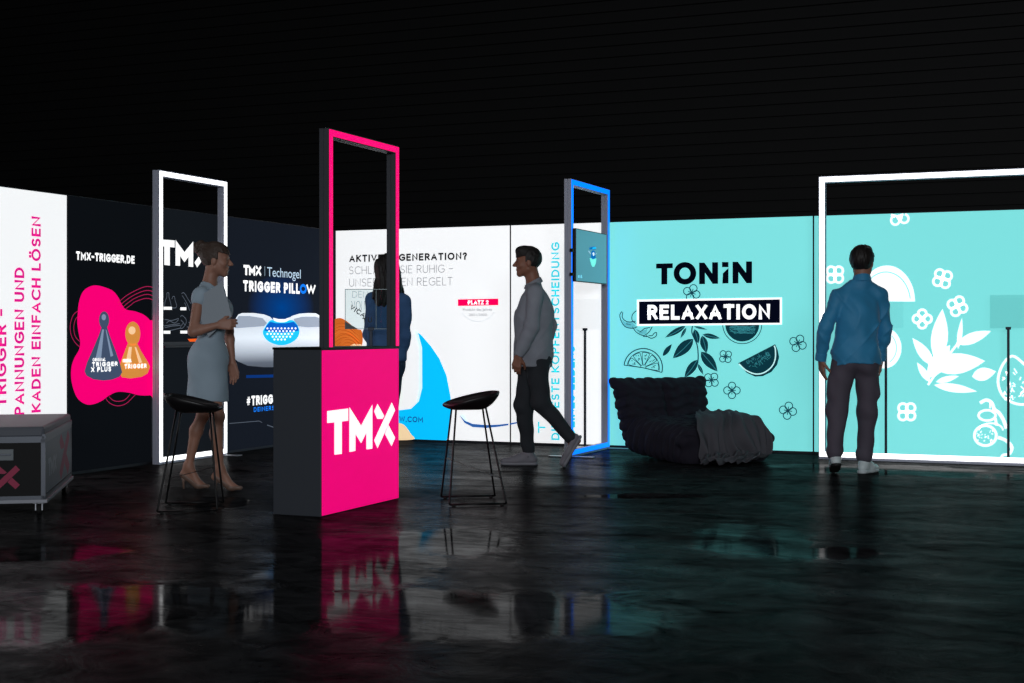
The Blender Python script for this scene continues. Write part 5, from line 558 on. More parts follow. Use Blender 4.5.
# ---- man in the blue shirt, seen from behind in front of the white portal
def man_blue():
    p = thing('person', 'person in blue shirt and dark cargo trousers, back turned, at the wide white gateway', 'person', (5.663, -1.719, 0), YAW)
    J = dict(pelvis=(-.005, 0, .96), chest=(.014, -.01, 1.275), neck=(.045, .0, 1.545),
             SL=(-.138, -.02, 1.405), SR=(.184, .01, 1.408), EL=(-.252, -.03, 1.15), ER=(.240, .05, 1.145), WL=(-.272, .03, .905), WR=(.222, .12, .905),
             HL=(-.09, 0, .93), HR=(.085, 0, .93), KL=(-.155, -.02, .50), KR=(.098, .04, .50), AL=(-.190, -.10, .155), AR=(.085, .07, .115))
    rt = (1, .05, 0)
    fc = (.52, .85, -.02); hc = v3(.056, .02, 1.668)
    F = Field((-.45, -.35, .02), (.45, .4, 1.86), .0048)
    add_torso(F, J, rt, -.015)
    add_head(F, hc, fc, J['neck'])
    for s in 'LR':
        add_arm(F, J['S'+s], J['E'+s], J['W'+s], -.006); add_leg(F, J['H'+s], J['K'+s], J['A'+s], (0, -1, 0), -.018)
    add_foot(F, J['AL'], (-.19, -.14, .10), (-.165, .0, .06), (-.15, .06, .05)); add_foot(F, J['AR'], (.07, .05, .05), (.15, .14, .045), (.19, .18, .04))
    add_hand(F, J['WL'], (.12, .10, -1), (1, .25, .1), 1, .45)
    add_hand(F, J['WR'], (-.1, .25, -1), (-1, -.2, 0), -1, .6)
    F.mesh('body', SKIN, p, 1)
    eyes(p, hc, fc)
    H = Field(hc-.2, hc+.2, .004); hair_cap(H, hc, fc, th=.020, line=.045, back=-.088, front_lift=.012)
    H.mesh('hair', mat('hair_black', (24, 18, 16), .55, bump=(120, .4)), p, 1)
    # shirt
    S = Field((-.45, -.35, .8), (.45, .4, 1.62), .006)
    add_torso(S, J, rt, .004, k=.06)
    S.cap((.0, -.01, 1.10), (.0, -.005, .86), .146, .188, .06, (1.04, .80, 1))
    X, Y, Z = S.all()
    S.cut((.864+.010*np.sin(X*11+1)-Z+0*Y).astype(np.float32))
    sleeves(S, J, .013, .0, .04)
    folds(S, .0055, 1, ridge=.012)
    S.cut((Z-1.535-.0*X+0*Y).astype(np.float32))
    sh = S.mesh('shirt', mat('shirt_blue', (46, 142, 190), .62, bump=(160, .12), var=(5, .10), sheen=.2), p, 2)
    C = Field((-.1, -.13, 1.48), (.2, .14, 1.63), .005)
    for i in range(24):
        a = 2*math.pi*i/24; b = 2*math.pi*(i+1)/24
        C.cap((.044+.066*math.cos(a), .0+.07*math.sin(a), 1.518-.012*math.sin(a)), (.046+.060*math.cos(a), .0+.064*math.sin(a), 1.556-.018*math.sin(a)), .012, .008, .01)
    C.mesh('collar', MATS['shirt_blue'], sh, 1)
    for s in 'LR':
        w = np.array(J['W'+s]); e = np.array(J['E'+s]); d = unit(w-e); Q = Field(w-.1, w+.1, .005)
        Q.cap(w-d*.045, w+d*.012, .046, .044, .01)
        X2, Y2, Z2 = Q.all(); tt = (X2-w[0])*d[0]+(Y2-w[1])*d[1]+(Z2-w[2])*d[2]
        Q.cut(np.maximum(-.05-tt, tt-.012)); Q.mesh('cuff', MATS['shirt_blue'], sh, 1)
    # trousers
    T = Field((-.35, -.3, .06), (.35, .3, 1.06), .006)
    T.ell((-.003, 0, .93), (.165, .118, .12), None, .05)
    T.ell((-.07, -.045, .875), (.08, .082, .09), None, .05); T.ell((.07, -.045, .875), (.08, .082, .09), None, .05)
    for s in 'LR':
        Hh, Kk, Aa = (np.array(J[a+s]) for a in 'HKA')
        T.cap(Hh, Kk, .098, .078, .04); T.cap(Kk, Aa+v3(0, 0, .02), .077, .058, .04)
        T.ell(Aa+v3(0, .01, .035), (.064, .066, .045), None, .03)
        T.cap(Hh*.42+Kk*.58+v3(.07 if s == 'R' else -.07, 0, .06), Hh*.42+Kk*.58+v3(.075 if s == 'R' else -.075, 0, -.05), .045, .048, .02, (.6, 1, 1))
    folds(T, .0042, 3, 22, 11); X, Y, Z = T.all(); T.cut((.085+.0*X-Z).astype(np.float32)); T.cut((Z-.95+0*X).astype(np.float32))
    T.mesh('trousers', mat('trousers_charcoal', (84, 78, 90), .8, bump=(140, .2), var=(4, .12)), p, 2)
    W = mat('sneaker_white', (214, 226, 228), .5); SO = mat('sole_black', (16, 17, 19), .7); SW = mat('sole_white', (205, 215, 218), .6)
    shoe(p, (-.19, -.10, .150), (-.192, -.165, .075), (-.150, .10, .0), (0, .3, 1), W, SO)
    shoe(p, (.085, .07, .10), (.050, .03, .0), (.215, .22, .0), (0, 0, 1), W, SW)
    return p

# ---- man in the grey jacket walking left in front of the white wall
def man_grey():
    p = thing('person', 'person in grey jacket and dark trousers walking left past the bar stool, one heel raised', 'person', (3.023, -2.086, 0), YAW)
    J = dict(pelvis=(.05, 0, .955), chest=(.045, 0, 1.29), neck=(.045, 0, 1.545),
             SL=(.06, -.170, 1.44), SR=(.07, .170, 1.44), EL=(.030, -.225, 1.165), ER=(.192, .20, 1.17), WL=(-.082, -.205, .925), WR=(.13, .235, .965),
             HL=(.06, -.085, .93), HR=(.03, .085, .93), KL=(.108, -.09, .535), KR=(-.035, .085, .50), AL=(.368, -.095, .225), AR=(.005, .085, .095))
    rt = (0, 1, 0); fc = (-1, -.04, -.03); hc = v3(-.005, 0, 1.705)
    F = Field((-.4, -.36, .0), (.6, .36, 1.88), .0048)
    add_torso(F, J, rt, -.015); add_head(F, hc, fc, J['neck'])
    for s in 'LR':
        add_arm(F, J['S'+s], J['E'+s], J['W'+s], -.006); add_leg(F, J['H'+s], J['K'+s], J['A'+s], (1, 0, .3) if s == 'L' else (1, 0, 0), -.018)
    add_foot(F, J['AL'], (.41, -.095, .22), (.33, -.095, .09), (.31, -.095, .05)); add_foot(F, J['AR'], (.04, .085, .05), (-.12, .085, .045), (-.17, .085, .04))
    add_hand(F, J['WL'], (-.18, .05, -1), (.25, 1, 0), 1, .9)
    add_hand(F, J['WR'], (-.5, -.1, -.9), (.1, -1, 0), -1, .7)
    F.mesh('body', SKIN_D, p, 1)
    eyes(p, hc, fc)
    H = Field(hc-.2, hc+.2, .004); hair_cap(H, hc, fc, th=.013, line=.048, back=-.07, front_lift=.006)
    H.mesh('hair', mat('hair_dark', (26, 20, 18), .55, bump=(120, .4)), p, 1)
    S = Field((-.4, -.4, .76), (.6, .42, 1.64), .006)
    add_torso(S, J, rt, .010, k=.06)
    S.cap((.045, 0, 1.22), (.040, 0, .84), .158, .172, .06, (.97, 1.05, 1))
    S.ell((.078, 0, 1.27), (.130, .165, .21), None, .05)
    X, Y, Z = S.all()
    S.cut((.832-.03*(X-.05)-Z+0*Y).astype(np.float32))
    sleeves(S, J, .017, .0)
    folds(S, .0036, 5, 18, 8, ridge=.006)
    S.cut((Z-1.53-.25*(X-.05)+0*Y).astype(np.float32))
    jk = S.mesh('jacket', mat('jacket_grey', (142, 146, 156), .8, bump=(220, .22), var=(7, .10)), p, 2)
    C = Field((-.1, -.14, 1.46), (.17, .14, 1.64), .005)
    for i in range(24):
        a = 2*math.pi*i/24; c, s_ = math.cos(a), math.sin(a)
        C.cap((.046+.070*c, .074*s_, 1.515+.030*c), (.042+.061*c, .064*s_, 1.545+.032*c), .010, .006, .012)
    C.mesh('collar', MATS['jacket_grey'], jk, 1)
    bm = BM()
    box(bm, -.03, .06, -.262, -.250, 1.0, 1.012)
    bm.free()
    for z in (.97, 1.08, 1.19):
        bm = BM(); bmesh.ops.create_uvsphere(bm, u_segments=8, v_segments=6, radius=.009, matrix=Matrix.Translation((-.100, -.012, z)))
        obj('button', bm, mat('button_dark', (30, 30, 32), .4), jk, True)
    T = Field((-.3, -.3, .06), (.6, .3, 1.0), .006)
    T.ell((.05, 0, .93), (.135, .165, .13), None, .05); T.ell((.11, -.06, .88), (.08, .08, .10), None, .05); T.ell((.11, .06, .88), (.08, .08, .10), None, .05)
    for s in 'LR':
        Hh, Kk, Aa = (np.array(J[a+s]) for a in 'HKA')
        d = unit(Kk-Aa)
        T.cap(Hh, Kk, .098, .078, .04); T.cap(Kk, Aa+d*.03, .076, .052, .035)
    folds(T, .004, 2, 22, 13); X, Y, Z = T.all(); T.cut((.105+0*X-Z).astype(np.float32)); T.cut((Z-.98+0*X).astype(np.float32))
    T.mesh('trousers', mat('trousers_black', (36, 40, 46), .85, bump=(160, .2), var=(5, .12)), p, 2)
    bm = BM(); Aa, Kk = v3(*J['AL']), v3(*J['KL']); d = unit(Aa-Kk); tube(bm, [tuple(Aa-d*.06), tuple(Aa+d*.015)], [.043, .041], 14); obj('sock', bm, mat('sock_navy', (14, 18, 40), .9), p, True)
    bm = BM(); tube(bm, [(.005, .085, .15), (.002, .085, .07)], [.045, .045], 14); obj('sock', bm, MATS['sock_navy'], p, True)
    U = mat('sneaker_grey', (118, 116, 124), .6, bump=(200, .1)); SO = mat('sole_pale', (128, 128, 136), .6)
    shoe(p, (.372, -.095, .215), (.438, -.095, .235), (.305, -.095, .0), (-.85, 0, .5), U, SO)
    shoe(p, (.005, .085, .09), (.062, .085, .0), (-.225, .085, .0), (0, 0, 1), U, SO)
    return p

# ---- woman in the grey dress with a folder
def woman_grey():
    p = thing('person', 'person in sleeveless pale grey knee-length dress, hair in a bun, standing behind a bar stool', 'person', (1.598, -4.629, 0), YAW)
    J = dict(pelvis=(.012, 0, .95), chest=(.030, 0, 1.27), neck=(.012, 0, 1.475),
             SL=(.04, .140, 1.395), SR=(-.028, -.150, 1.375), EL=(.11, .185, 1.13), ER=(-.050, -.245, 1.122), WL=(.150, .12, .90), WR=(.120, -.236, 1.168),
             HL=(.0, .075, .93), HR=(.0, -.075, .93), KL=(-.045, .06, .535), KR=(.085, -.06, .525), AL=(-.150, .06, .165), AR=(.098, -.06, .155))
    rt = (-.12, -1, 0); fc = (1, .06, -.08); hc = v3(.060, 0, 1.632)
    F = Field((-.35, -.34, .0), (.4, .36, 1.82), .0046)
    rt_ = rt
    add_torso(F, J, rt_, -.026, True); add_head(F, hc, fc, J['neck'], True)
    for s in 'LR':
        add_arm(F, J['S'+s], J['E'+s], J['W'+s], .0, .03, True); add_leg(F, J['H'+s], J['K'+s], J['A'+s], (-1, 0, 0), -.006, .03, True)
    # feet on high heels
    for A, heel, ball, toe in ((J['AL'], (-.185, .06, .105), (-.075, .06, .032), (-.028, .06, .022)), (J['AR'], (.065, -.06, .10), (.180, -.06, .030), (.228, -.06, .022))):
        F.cap(A, heel, .032, .026, .02); F.cap(A, ball, .031, .024, .03); F.cap(heel, ball, .022, .024, .02); F.cap(ball, toe, .024, .015, .02)
    add_hand(F, J['WR'], (1, .10, .05), (-.1, 1, -.1), 1, 1.5, size=.95)
    add_hand(F, J['WL'], (.15, .05, -1), (-.2, -1, 0), 1, .5, size=.92)
    F.mesh('body', SKIN, p, 1)
    eyes(p, hc, fc, True)
    H = Field(hc-.24, hc+.2, .004); hair_cap(H, hc, fc, True, th=.014, line=.052, back=-.06)
    f_, r_, u_ = frame_of(fc)
    H.ell(hc-f_*.118+u_*.075, (.05, .05, .05), None, .03)
    H.cap(hc-f_*.08+u_*.06, hc-f_*.11+u_*.075, .045, .04, .03)
    X, Y, Z = H.all(); q = hc-f_*.118+u_*.075
    H.F += (.003*np.sin(np.arctan2(Z-q[2], X-q[0])*6+np.sqrt((X-q[0])**2+(Z-q[2])**2)*160+0*Y)*(np.sqrt((X-q[0])**2+(Y-q[1])**2+(Z-q[2])**2) < .06)).astype(np.float32)
    H.mesh('hair', mat('hair_brown', (62, 46, 38), .55, bump=(120, .4)), p, 1)
    S = Field((-.3, -.32, .58), (.34, .34, 1.5), .006)
    add_torso(S, J, rt_, -.006, True, k=.05)
    S.ell((.105, .055, 1.28), (.060, .07, .07), None, .05); S.ell((.11, -.06, 1.28), (.060, .07, .07), None, .05)
    S.ell((-.025, .05, .90), (.095, .10, .13), None, .06); S.ell((-.025, -.05, .90), (.095, .10, .13), None, .06)
    S.cap((.004, 0, .90), (.0, 0, .60), .148, .150, .05, (.94, 1.0, 1))
    for s in 'LR': S.cap(np.array(J['S'+s])+v3(.01, 0, .01), np.array(J['S'+s])*.86+np.array(J['E'+s])*.14, .050, .049, .03)
    folds(S, .0045, 7, 20, 7)
    X, Y, Z = S.all(); S.cut((.628+.006*np.sin(X*30)-Z+0*Y).astype(np.float32))
    S.cut((Z-1.475-.1*np.abs(Y)+.0*X).astype(np.float32))
    S.cut((.075-np.sqrt((X-.035)**2+Y**2+((Z-1.475)*1.3)**2)).astype(np.float32))
    S.mesh('dress', mat('dress_grey', (154, 172, 186), .75, bump=(180, .12), var=(4, .06)), p, 2)
    HM = mat('heel_nude', (120, 96, 84), .45)
    for (ax, ay) in ((-.0, .06), (.256, -.06)):
        ox = ax-.03
        bm = BM()
        tube(bm, [(ox-.155, ay, .0), (ox-.158, ay, .05), (ox-.150, ay, .095)], [.006, .008, .022], 10)
        F2 = Field((ox-.24, ay-.07, -.01), (ox+.06, ay+.07, .2), .005)
        F2.cap((ox-.155, ay, .105), (ox-.05, ay, .03), .030, .031, .02, (1, 1.0, .9)); F2.cap((ox-.05, ay, .030), (ox+.012, ay, .022), .032, .02, .02, (1, 1.05, .8))
        X, Y, Z = F2.all(); line = .045+np.clip((ox-.06-X)*.75, -.01, .075); F2.cut((Z-line+0*Y).astype(np.float32)); F2.cut((.003-Z+0*X+0*Y).astype(np.float32))
        sh = F2.mesh('shoe', HM, p, 1)
        obj('stiletto_heel', bm, HM, sh, True)
    return p

# ---- woman in denim behind the pink counter
def woman_denim():
    p = thing('person', 'person with long dark hair in blue denim jacket, back turned, behind the pink counter', 'person', (2.49, -3.589, 0), YAW)
    J = dict(pelvis=(-.015, 0, .93), chest=(.0, 0, 1.23), neck=(.0, 0, 1.43),
             SL=(-.112, .05, 1.352), SR=(.118, -.05, 1.352), EL=(-.145, .08, 1.10), ER=(.120, -.03, 1.10), WL=(-.10, .22, 1.00), WR=(.080, .10, .90),
             HL=(-.085, .02, .91), HR=(.045, -.02, .91), KL=(-.10, .03, .49), KR=(.015, .0, .49), AL=(-.105, -.01, .10), AR=(.005, -.03, .10))
    rt = (1, -.35, 0); fc = (.1, 1, -.03); hc = v3(-.005, .02, 1.578)
    F = Field((-.33, -.3, .0), (.33, .4, 1.76), .005)
    add_torso(F, J, rt, -.02, True); add_head(F, hc, fc, J['neck'], True)
    for s in 'LR':
        add_arm(F, J['S'+s], J['E'+s], J['W'+s], -.006, .03, True); add_leg(F, J['H'+s], J['K'+s], J['A'+s], (0, -1, 0), -.008, .03, True)
    add_foot(F, J['AL'], (-.105, -.05, .045), (-.105, .09, .045), (-.105, .14, .04)); add_foot(F, J['AR'], (.005, -.07, .045), (.01, .07, .045), (.012, .12, .04))
    add_hand(F, J['WL'], (.4, .8, .1), (.3, -.2, -1), 1, .6, size=.92); add_hand(F, J['WR'], (0, .2, -1), (-1, 0, 0), -1, .5, size=.92)
    F.mesh('body', SKIN, p, 1); eyes(p, hc, fc, True)
    H = Field(hc+v3(-.2, -.2, -.42), hc+.2, .005)
    hair_cap(H, hc, fc, True, th=.018, line=.05, back=-.09)
    H.cap(hc+v3(0, -.055, .0), hc+v3(.0, -.085, -.20), .088, .085, .04, (1.05, .62, 1)); H.cap(hc+v3(0, -.085, -.20), hc+v3(.005, -.10, -.30), .085, .05, .03, (1.05, .5, 1))
    H.cap(hc+v3(.075, -.02, -.02), hc+v3(.115, -.045, -.22), .03, .022, .03)
    X, Y, Z = H.all(); H.F += (.0035*np.sin(X*150+np.sin(Z*20)*1.5+Y*60)).astype(np.float32)
    H.mesh('hair', mat('hair_near_black', (20, 15, 14), .5, bump=(120, .4)), p, 1)
    S = Field((-.33, -.3, .84), (.33, .4, 1.5), .006)
    add_torso(S, J, rt, .008, True, k=.05)
    S.cap((-.01, 0, 1.15), (-.015, 0, .95), .132, .138, .05, (1.0, .82, 1))
    for s in 'LR': add_arm(S, J['S'+s], J['E'+s], J['W'+s], .016, .035, True)
    folds(S, .0065, 4, 24, 10); X, Y, Z = S.all(); S.cut((.90-Z+0*X+0*Y).astype(np.float32)); S.cut((Z-1.455+0*X+0*Y).astype(np.float32))
    jk = S.mesh('denim_jacket', mat('denim_blue', (70, 108, 158), .85, bump=(260, .2), var=(9, .18)), p, 2)
    C = Field((-.12, -.13, 1.37), (.12, .13, 1.52), .005)
    for i in range(20):
        a = 2*math.pi*i/20; c, s_ = math.cos(a), math.sin(a)
        C.cap((.066*c, .066*s_, 1.425), (.075*c, .078*s_, 1.462), .009, .007, .008)
    C.mesh('collar', MATS['denim_blue'], jk, 1)
    T = Field((-.3, -.3, .05), (.3, .3, 1.0), .006)
    T.ell((-.02, 0, .92), (.135, .11, .11), None, .05); T.ell((-.08, -.05, .87), (.075, .08, .09), None, .05); T.ell((.035, -.06, .87), (.075, .08, .09), None, .05)
    for s in 'LR':
        Hh, Kk, Aa = (np.array(J[a+s]) for a in 'HKA'); T.cap(Hh, Kk, .085, .058, .04); T.cap(Kk, Aa, .057, .045, .035)
    folds(T, .004, 6, 24, 13); X, Y, Z = T.all(); T.cut((.095-Z+0*X+0*Y).astype(np.float32)); T.cut((Z-.97+0*X+0*Y).astype(np.float32))
    T.mesh('jeans', mat('jeans_blue', (46, 66, 98), .85, bump=(260, .2), var=(6, .15)), p, 2)
    U = mat('canvas_white', (190, 190, 190), .7); SO = mat('sole_offwhite', (180, 180, 176), .6)
    shoe(p, (-.105, -.01, .09), (-.105, -.065, 0), (-.108, .18, 0), (0, 0, 1), U, SO); shoe(p, (.005, -.03, .09), (.004, -.085, 0), (.014, .16, 0), (0, 0, 1), U, SO)
    return p
FILL_POWER = (1050, 40)
# ------------------------------------------------------------------ materials of the place
ALU = mat('aluminium_profile', (120, 124, 136), .38, .85)
FRAMEM = mat('frame_satin_grey', (178, 182, 198), .5, .2)
FRAMED = mat('frame_graphite', (72, 74, 80), .5, .25)
DARKALU = mat('dark_profile', (52, 54, 60), .45, .6)
BLACKM = mat('black_metal', (14, 14, 16), .45, .5)
STEEL = mat('steel_plate', (150, 152, 158), .35, .9)
def led(name, rgb, e): return mat('led_'+name, rgb, .5, emit=e)
PM = dict(
 magenta=pr('magenta', (214, 24, 134)), whiteprint=pr('white', (250, 250, 250), .95), softwhite=pr('soft_white', (190, 215, 235), .8),
 pinkblob=pr('pink_blob', (240, 0, 112)), pinkline=pr('pink_line', (176, 30, 84), .8), pawngrey=pr('pawn_grey', (62, 76, 100)), pawnlight=pr('pawn_light', (128, 146, 172), .8),
 pawngold=pr('pawn_gold', (206, 134, 60)), pawnglint=pr('pawn_glint', (240, 196, 150)), greyline=pr('grey_line', (92, 100, 112), .7),
 orangeprint=pr('orange', (236, 92, 30)), blueprint=pr('blue', (20, 120, 235)), pillowprint=None, pillowgrey=pr('pillow_grey', (150, 160, 176)),
 corecyan=pr('core_cyan', (30, 190, 235)), coreblue=pr('core_blue', (10, 90, 190)), navyprint=pr('navy', (12, 52, 120), .8),
 blackprint=pr('black', (34, 34, 38), .5), thinprint=pr('thin_grey', (96, 98, 104), .9), greyprint=pr('grey', (96, 100, 108)), faintprint=pr('faint', (206, 210, 214)),
 pinkred=pr('pink_red', (242, 0, 84)), skyblue=pr('sky_blue', (8, 188, 250)), paleblue=pr('pale_blue', (214, 242, 250)), beige=pr('beige', (238, 208, 164)),
 navyprint2=pr('navy_text', (20, 50, 110)), hairorange=pr('hair_orange', (196, 98, 36)), hairdark=pr('hair_dark', (158, 72, 24)), hairlight=pr('hair_light', (212, 118, 52)), brushblue=pr('brush_blue', (44, 92, 160)),
 cyanprint=pr('cyan', (40, 200, 216)), inkprint=pr('ink', (4, 8, 22), .5), inkplate=pr('ink_plate', (6, 10, 28), .5), linkprint=pr('line_ink', (22, 70, 84), .8),
 darkteal=pr('dark_teal', (12, 52, 62), .8), tealmid=pr('teal_mid', (52, 128, 136), .8), tealpale=pr('teal_pale', (190, 240, 238), .9), tealshade=pr('teal_shade', (90, 176, 182), .9), turqprint=pr('turquoise_line', (131, 224, 222)))

def lit_print(name, rgb, e=.9):
    return mat('lit_'+name, rgb, .6, emit=e, spec=.1)
def pillow_mats():
    # the product picture: pale memory-foam pillow, darker towards its lower edge as printed
    m = bpy.data.materials.new('print_pillow'); m.use_nodes = True; nt = m.node_tree; b = nt.nodes['Principled BSDF']
    tc = nt.nodes.new('ShaderNodeTexCoord'); sp = nt.nodes.new('ShaderNodeSeparateXYZ'); nt.links.new(tc.outputs['Object'], sp.inputs[0])
    mr = nt.nodes.new('ShaderNodeMapRange'); mr.inputs[1].default_value = .70; mr.inputs[2].default_value = 1.28; nt.links.new(sp.outputs[2], mr.inputs[0])
    r = nt.nodes.new('ShaderNodeValToRGB'); e = r.color_ramp.elements
    e[0].position = 0; e[0].color = (*lin((38, 44, 56)), 1); e[1].position = 1; e[1].color = (*lin((226, 232, 240)), 1)
    for p, c in ((.22, (84, 92, 106)), (.40, (176, 184, 196)), (.62, (226, 234, 244)), (.85, (206, 214, 224))):
        k = e.new(p); k.color = (*lin(c), 1)
    nt.links.new(mr.outputs[0], r.inputs[0]); nt.links.new(r.outputs[0], b.inputs['Emission Color']); nt.links.new(r.outputs[0], b.inputs['Base Color'])
    b.inputs['Emission Strength'].default_value = .85; b.inputs['Roughness'].default_value = .6; m.cycles.emission_sampling = 'NONE'
    PM['pillowprint'] = m
    # night-blue print with a blue centre
    m = bpy.data.materials.new('print_night_blue'); m.use_nodes = True; nt = m.node_tree; b = nt.nodes['Principled BSDF']
    tc = nt.nodes.new('ShaderNodeTexCoord'); mp = nt.nodes.new('ShaderNodeMapping'); nt.links.new(tc.outputs['Object'], mp.inputs[0])
    mp.inputs['Location'].default_value = (-1.05/.62, 0, -1.36/.34); mp.inputs['Scale'].default_value = (1/.62, 0, 1/.34)
    gr = nt.nodes.new('ShaderNodeTexGradient'); gr.gradient_type = 'SPHERICAL'; nt.links.new(mp.outputs[0], gr.inputs[0])
    r = nt.nodes.new('ShaderNodeValToRGB'); e = r.color_ramp.elements
    e[0].color = (*lin((24, 29, 38)), 1); e[1].color = (*lin((0, 66, 140)), 1); nt.links.new(gr.outputs[0], r.inputs[0])
    nt.links.new(r.outputs[0], b.inputs['Emission Color']); nt.links.new(r.outputs[0], b.inputs['Base Color']); b.inputs['Emission Strength'].default_value = .7; b.inputs['Roughness'].default_value = .7; b.inputs['Specular IOR Level'].default_value = 0
    MATS['night'] = m
pillow_mats()

# ------------------------------------------------------------------ the hall
def floor_material():
    m = bpy.data.materials.new('wet_dark_concrete'); m.use_nodes = True; nt = m.node_tree; N = nt.nodes; L = nt.links
    N.remove(N['Principled BSDF']); out = N['Material Output']
    tc = N.new('ShaderNodeTexCoord')
    def noise(sc, det, scale=(1, 1, 1), dist=0.):
        mp = N.new('ShaderNodeMapping'); mp.inputs['Scale'].default_value = scale; L.new(tc.outputs['Object'], mp.inputs[0])
        n = N.new('ShaderNodeTexNoise'); n.inputs['Scale'].default_value = sc; n.inputs['Detail'].default_value = det; n.inputs['Distortion'].default_value = dist
        n.inputs['Roughness'].default_value = .62
        L.new(mp.outputs[0], n.inputs['Vector']); return n
    def math_(op, a, b=None, clamp=False):
        k = N.new('ShaderNodeMath'); k.operation = op; k.use_clamp = clamp
        for i, v in enumerate((a, b)):
            if v is None: continue
            if isinstance(v, (int, float)): k.inputs[i].default_value = v
            else: L.new(v, k.inputs[i])
        return k.outputs[0]
    n1 = noise(1.1, 7, dist=.6); n2 = noise(4.5, 9, dist=1.2); n3 = noise(38, 6)
    # standing water: shallow pools at their places on the floor, ragged by noise
    def ellipse(x, y, rx, ry, rz):
        mp = N.new('ShaderNodeMapping'); mp.vector_type = 'TEXTURE'
        mp.inputs['Location'].default_value = (x, y, 0); mp.inputs['Rotation'].default_value = (0, 0, R(rz)); mp.inputs['Scale'].default_value = (rx, ry, 1)
        L.new(tc.outputs['Object'], mp.inputs[0])
        ln = N.new('ShaderNodeVectorMath'); ln.operation = 'LENGTH'; L.new(mp.outputs[0], ln.inputs[0])
        return math_('SUBTRACT', 1.0, ln.outputs['Value'])
    acc = None
    for q in POOLS:
        v = ellipse(*q); acc = v if acc is None else math_('MAXIMUM', acc, v)
    damp = N.new('ShaderNodeMapRange'); damp.interpolation_type = 'SMOOTHSTEP'; damp.inputs[1].default_value = -.25; damp.inputs[2].default_value = .55
    damp.inputs[3].default_value = GLOSS[0]; damp.inputs[4].default_value = GLOSS[3]
    L.new(math_('ADD', math_('MAXIMUM', ellipse(*DAMP[0]), ellipse(*DAMP[1])), math_('MULTIPLY', math_('SUBTRACT', n1.outputs['Fac'], .5), 1.2)), damp.inputs[0])
    wob = math_('MULTIPLY', math_('SUBTRACT', n1.outputs['Fac'], .5), 1.7)
    wob2 = math_('MULTIPLY', math_('SUBTRACT', n2.outputs['Fac'], .5), .9)
    wet = math_('ADD', math_('ADD', math_('MAXIMUM', acc, -.55), wob), wob2)
    mask = N.new('ShaderNodeMapRange'); mask.interpolation_type = 'SMOOTHSTEP'; mask.inputs[1].default_value = -.08; mask.inputs[2].default_value = .30
    L.new(wet, mask.inputs[0]); mask = mask.outputs[0]
    col = N.new('ShaderNodeValToRGB'); e = col.color_ramp.elements; e[0].position = .3; e[1].position = .75
    e[0].color = (.004, .0042, .0045, 1); e[1].color = (.030, .0305, .032, 1); L.new(n2.outputs['Fac'], col.inputs[0])
    dif = N.new('ShaderNodeBsdfDiffuse'); L.new(col.outputs[0], dif.inputs[0])
    bp = N.new('ShaderNodeBump'); bp.inputs['Distance'].default_value = .02
    hgt = math_('ADD', math_('MULTIPLY', n2.outputs['Fac'], .8), math_('MULTIPLY', n3.outputs['Fac'], .25)); L.new(hgt, bp.inputs['Height'])
    st = math_('MULTIPLY', math_('SUBTRACT', 1., mask), .45); L.new(st, bp.inputs['Strength'])
    L.new(bp.outputs[0], dif.inputs['Normal'])
    gl = N.new('ShaderNodeBsdfGlossy')
    rr = N.new('ShaderNodeMapRange'); rr.inputs[3].default_value = GLOSS[2]; rr.inputs[4].default_value = .07; L.new(mask, rr.inputs[0])
    L.new(math_('ADD', rr.outputs[0], math_('MULTIPLY', math_('SUBTRACT', n2.outputs['Fac'], .5), .12)), gl.inputs['Roughness'])
    gc = N.new('ShaderNodeMapRange'); L.new(damp.outputs[0], gc.inputs[3]); L.new(math_('ADD', math_('MULTIPLY', damp.outputs[0], 1.15), GLOSS[1]), gc.inputs[4]); L.new(mask, gc.inputs[0])
    n4 = noise(1.6, 10, (.55, 1.7, 1), .8)
    n5 = noise(16, 8, (.6, 1.4, 1), .5)
    mot = N.new('ShaderNodeMapRange'); mot.inputs[1].default_value = .38; mot.inputs[2].default_value = .62; mot.inputs[3].default_value = .22; mot.inputs[4].default_value = 1.5
    L.new(math_('ADD', math_('MULTIPLY', n4.outputs['Fac'], .55), math_('ADD', math_('MULTIPLY', n2.outputs['Fac'], .25), math_('MULTIPLY', n5.outputs['Fac'], .20))), mot.inputs[0])
    fz = N.new('ShaderNodeFresnel'); fz.inputs[0].default_value = 1.25
    gcn = math_('MULTIPLY', math_('MULTIPLY', gc.outputs[0], fz.outputs[0]), mot.outputs[0])
    cc = N.new('ShaderNodeCombineColor')
    for i in range(3): L.new(gcn, cc.inputs[i])
    L.new(cc.outputs[0], gl.inputs[0]); L.new(bp.outputs[0], gl.inputs['Normal'])
    ad = N.new('ShaderNodeAddShader'); L.new(dif.outputs[0], ad.inputs[0]); L.new(gl.outputs[0], ad.inputs[1]); L.new(ad.outputs[0], out.inputs[0])
    return m
GLOSS = (.06, .02, .14, .165)
POOLS = [(4.00, -8.39, 1.0, .65, 22), (5.15, -7.91, .95, .62, 22), (4.26, -6.15, .42, .65, 22), (2.53, -7.28, .45, .35, 22), (5.70, -5.56, .35, .8, 22), (6.24, -5.78, .25, .22, 22), (4.48, -3.84, .5, .18, 22), (2.04, -5.22, .3, .35, 22), (4.08, -6.95, .5, .9, 22), (6.15, -1.30, 1.3, .5, 2)]
DAMP = [(3.96, -7.3, 2.4, 2.8, 22), (2.7, -2.3, 2.2, 2.1, 10)]
def structure(name, bm, m):
    o = obj(name, bm, m); o['kind'] = 'structure'; return o
bm = BM(); box(bm, -16, 24, -26, 8, -.2, 0); structure('floor', bm, floor_material())
HALL = mat('hall_black', (4, 4, 5), .75, bump=(3, .2), var=(1.2, .3))
bm = BM(); box(bm, -16, 24, 7.0, 7.3, 0, 8)
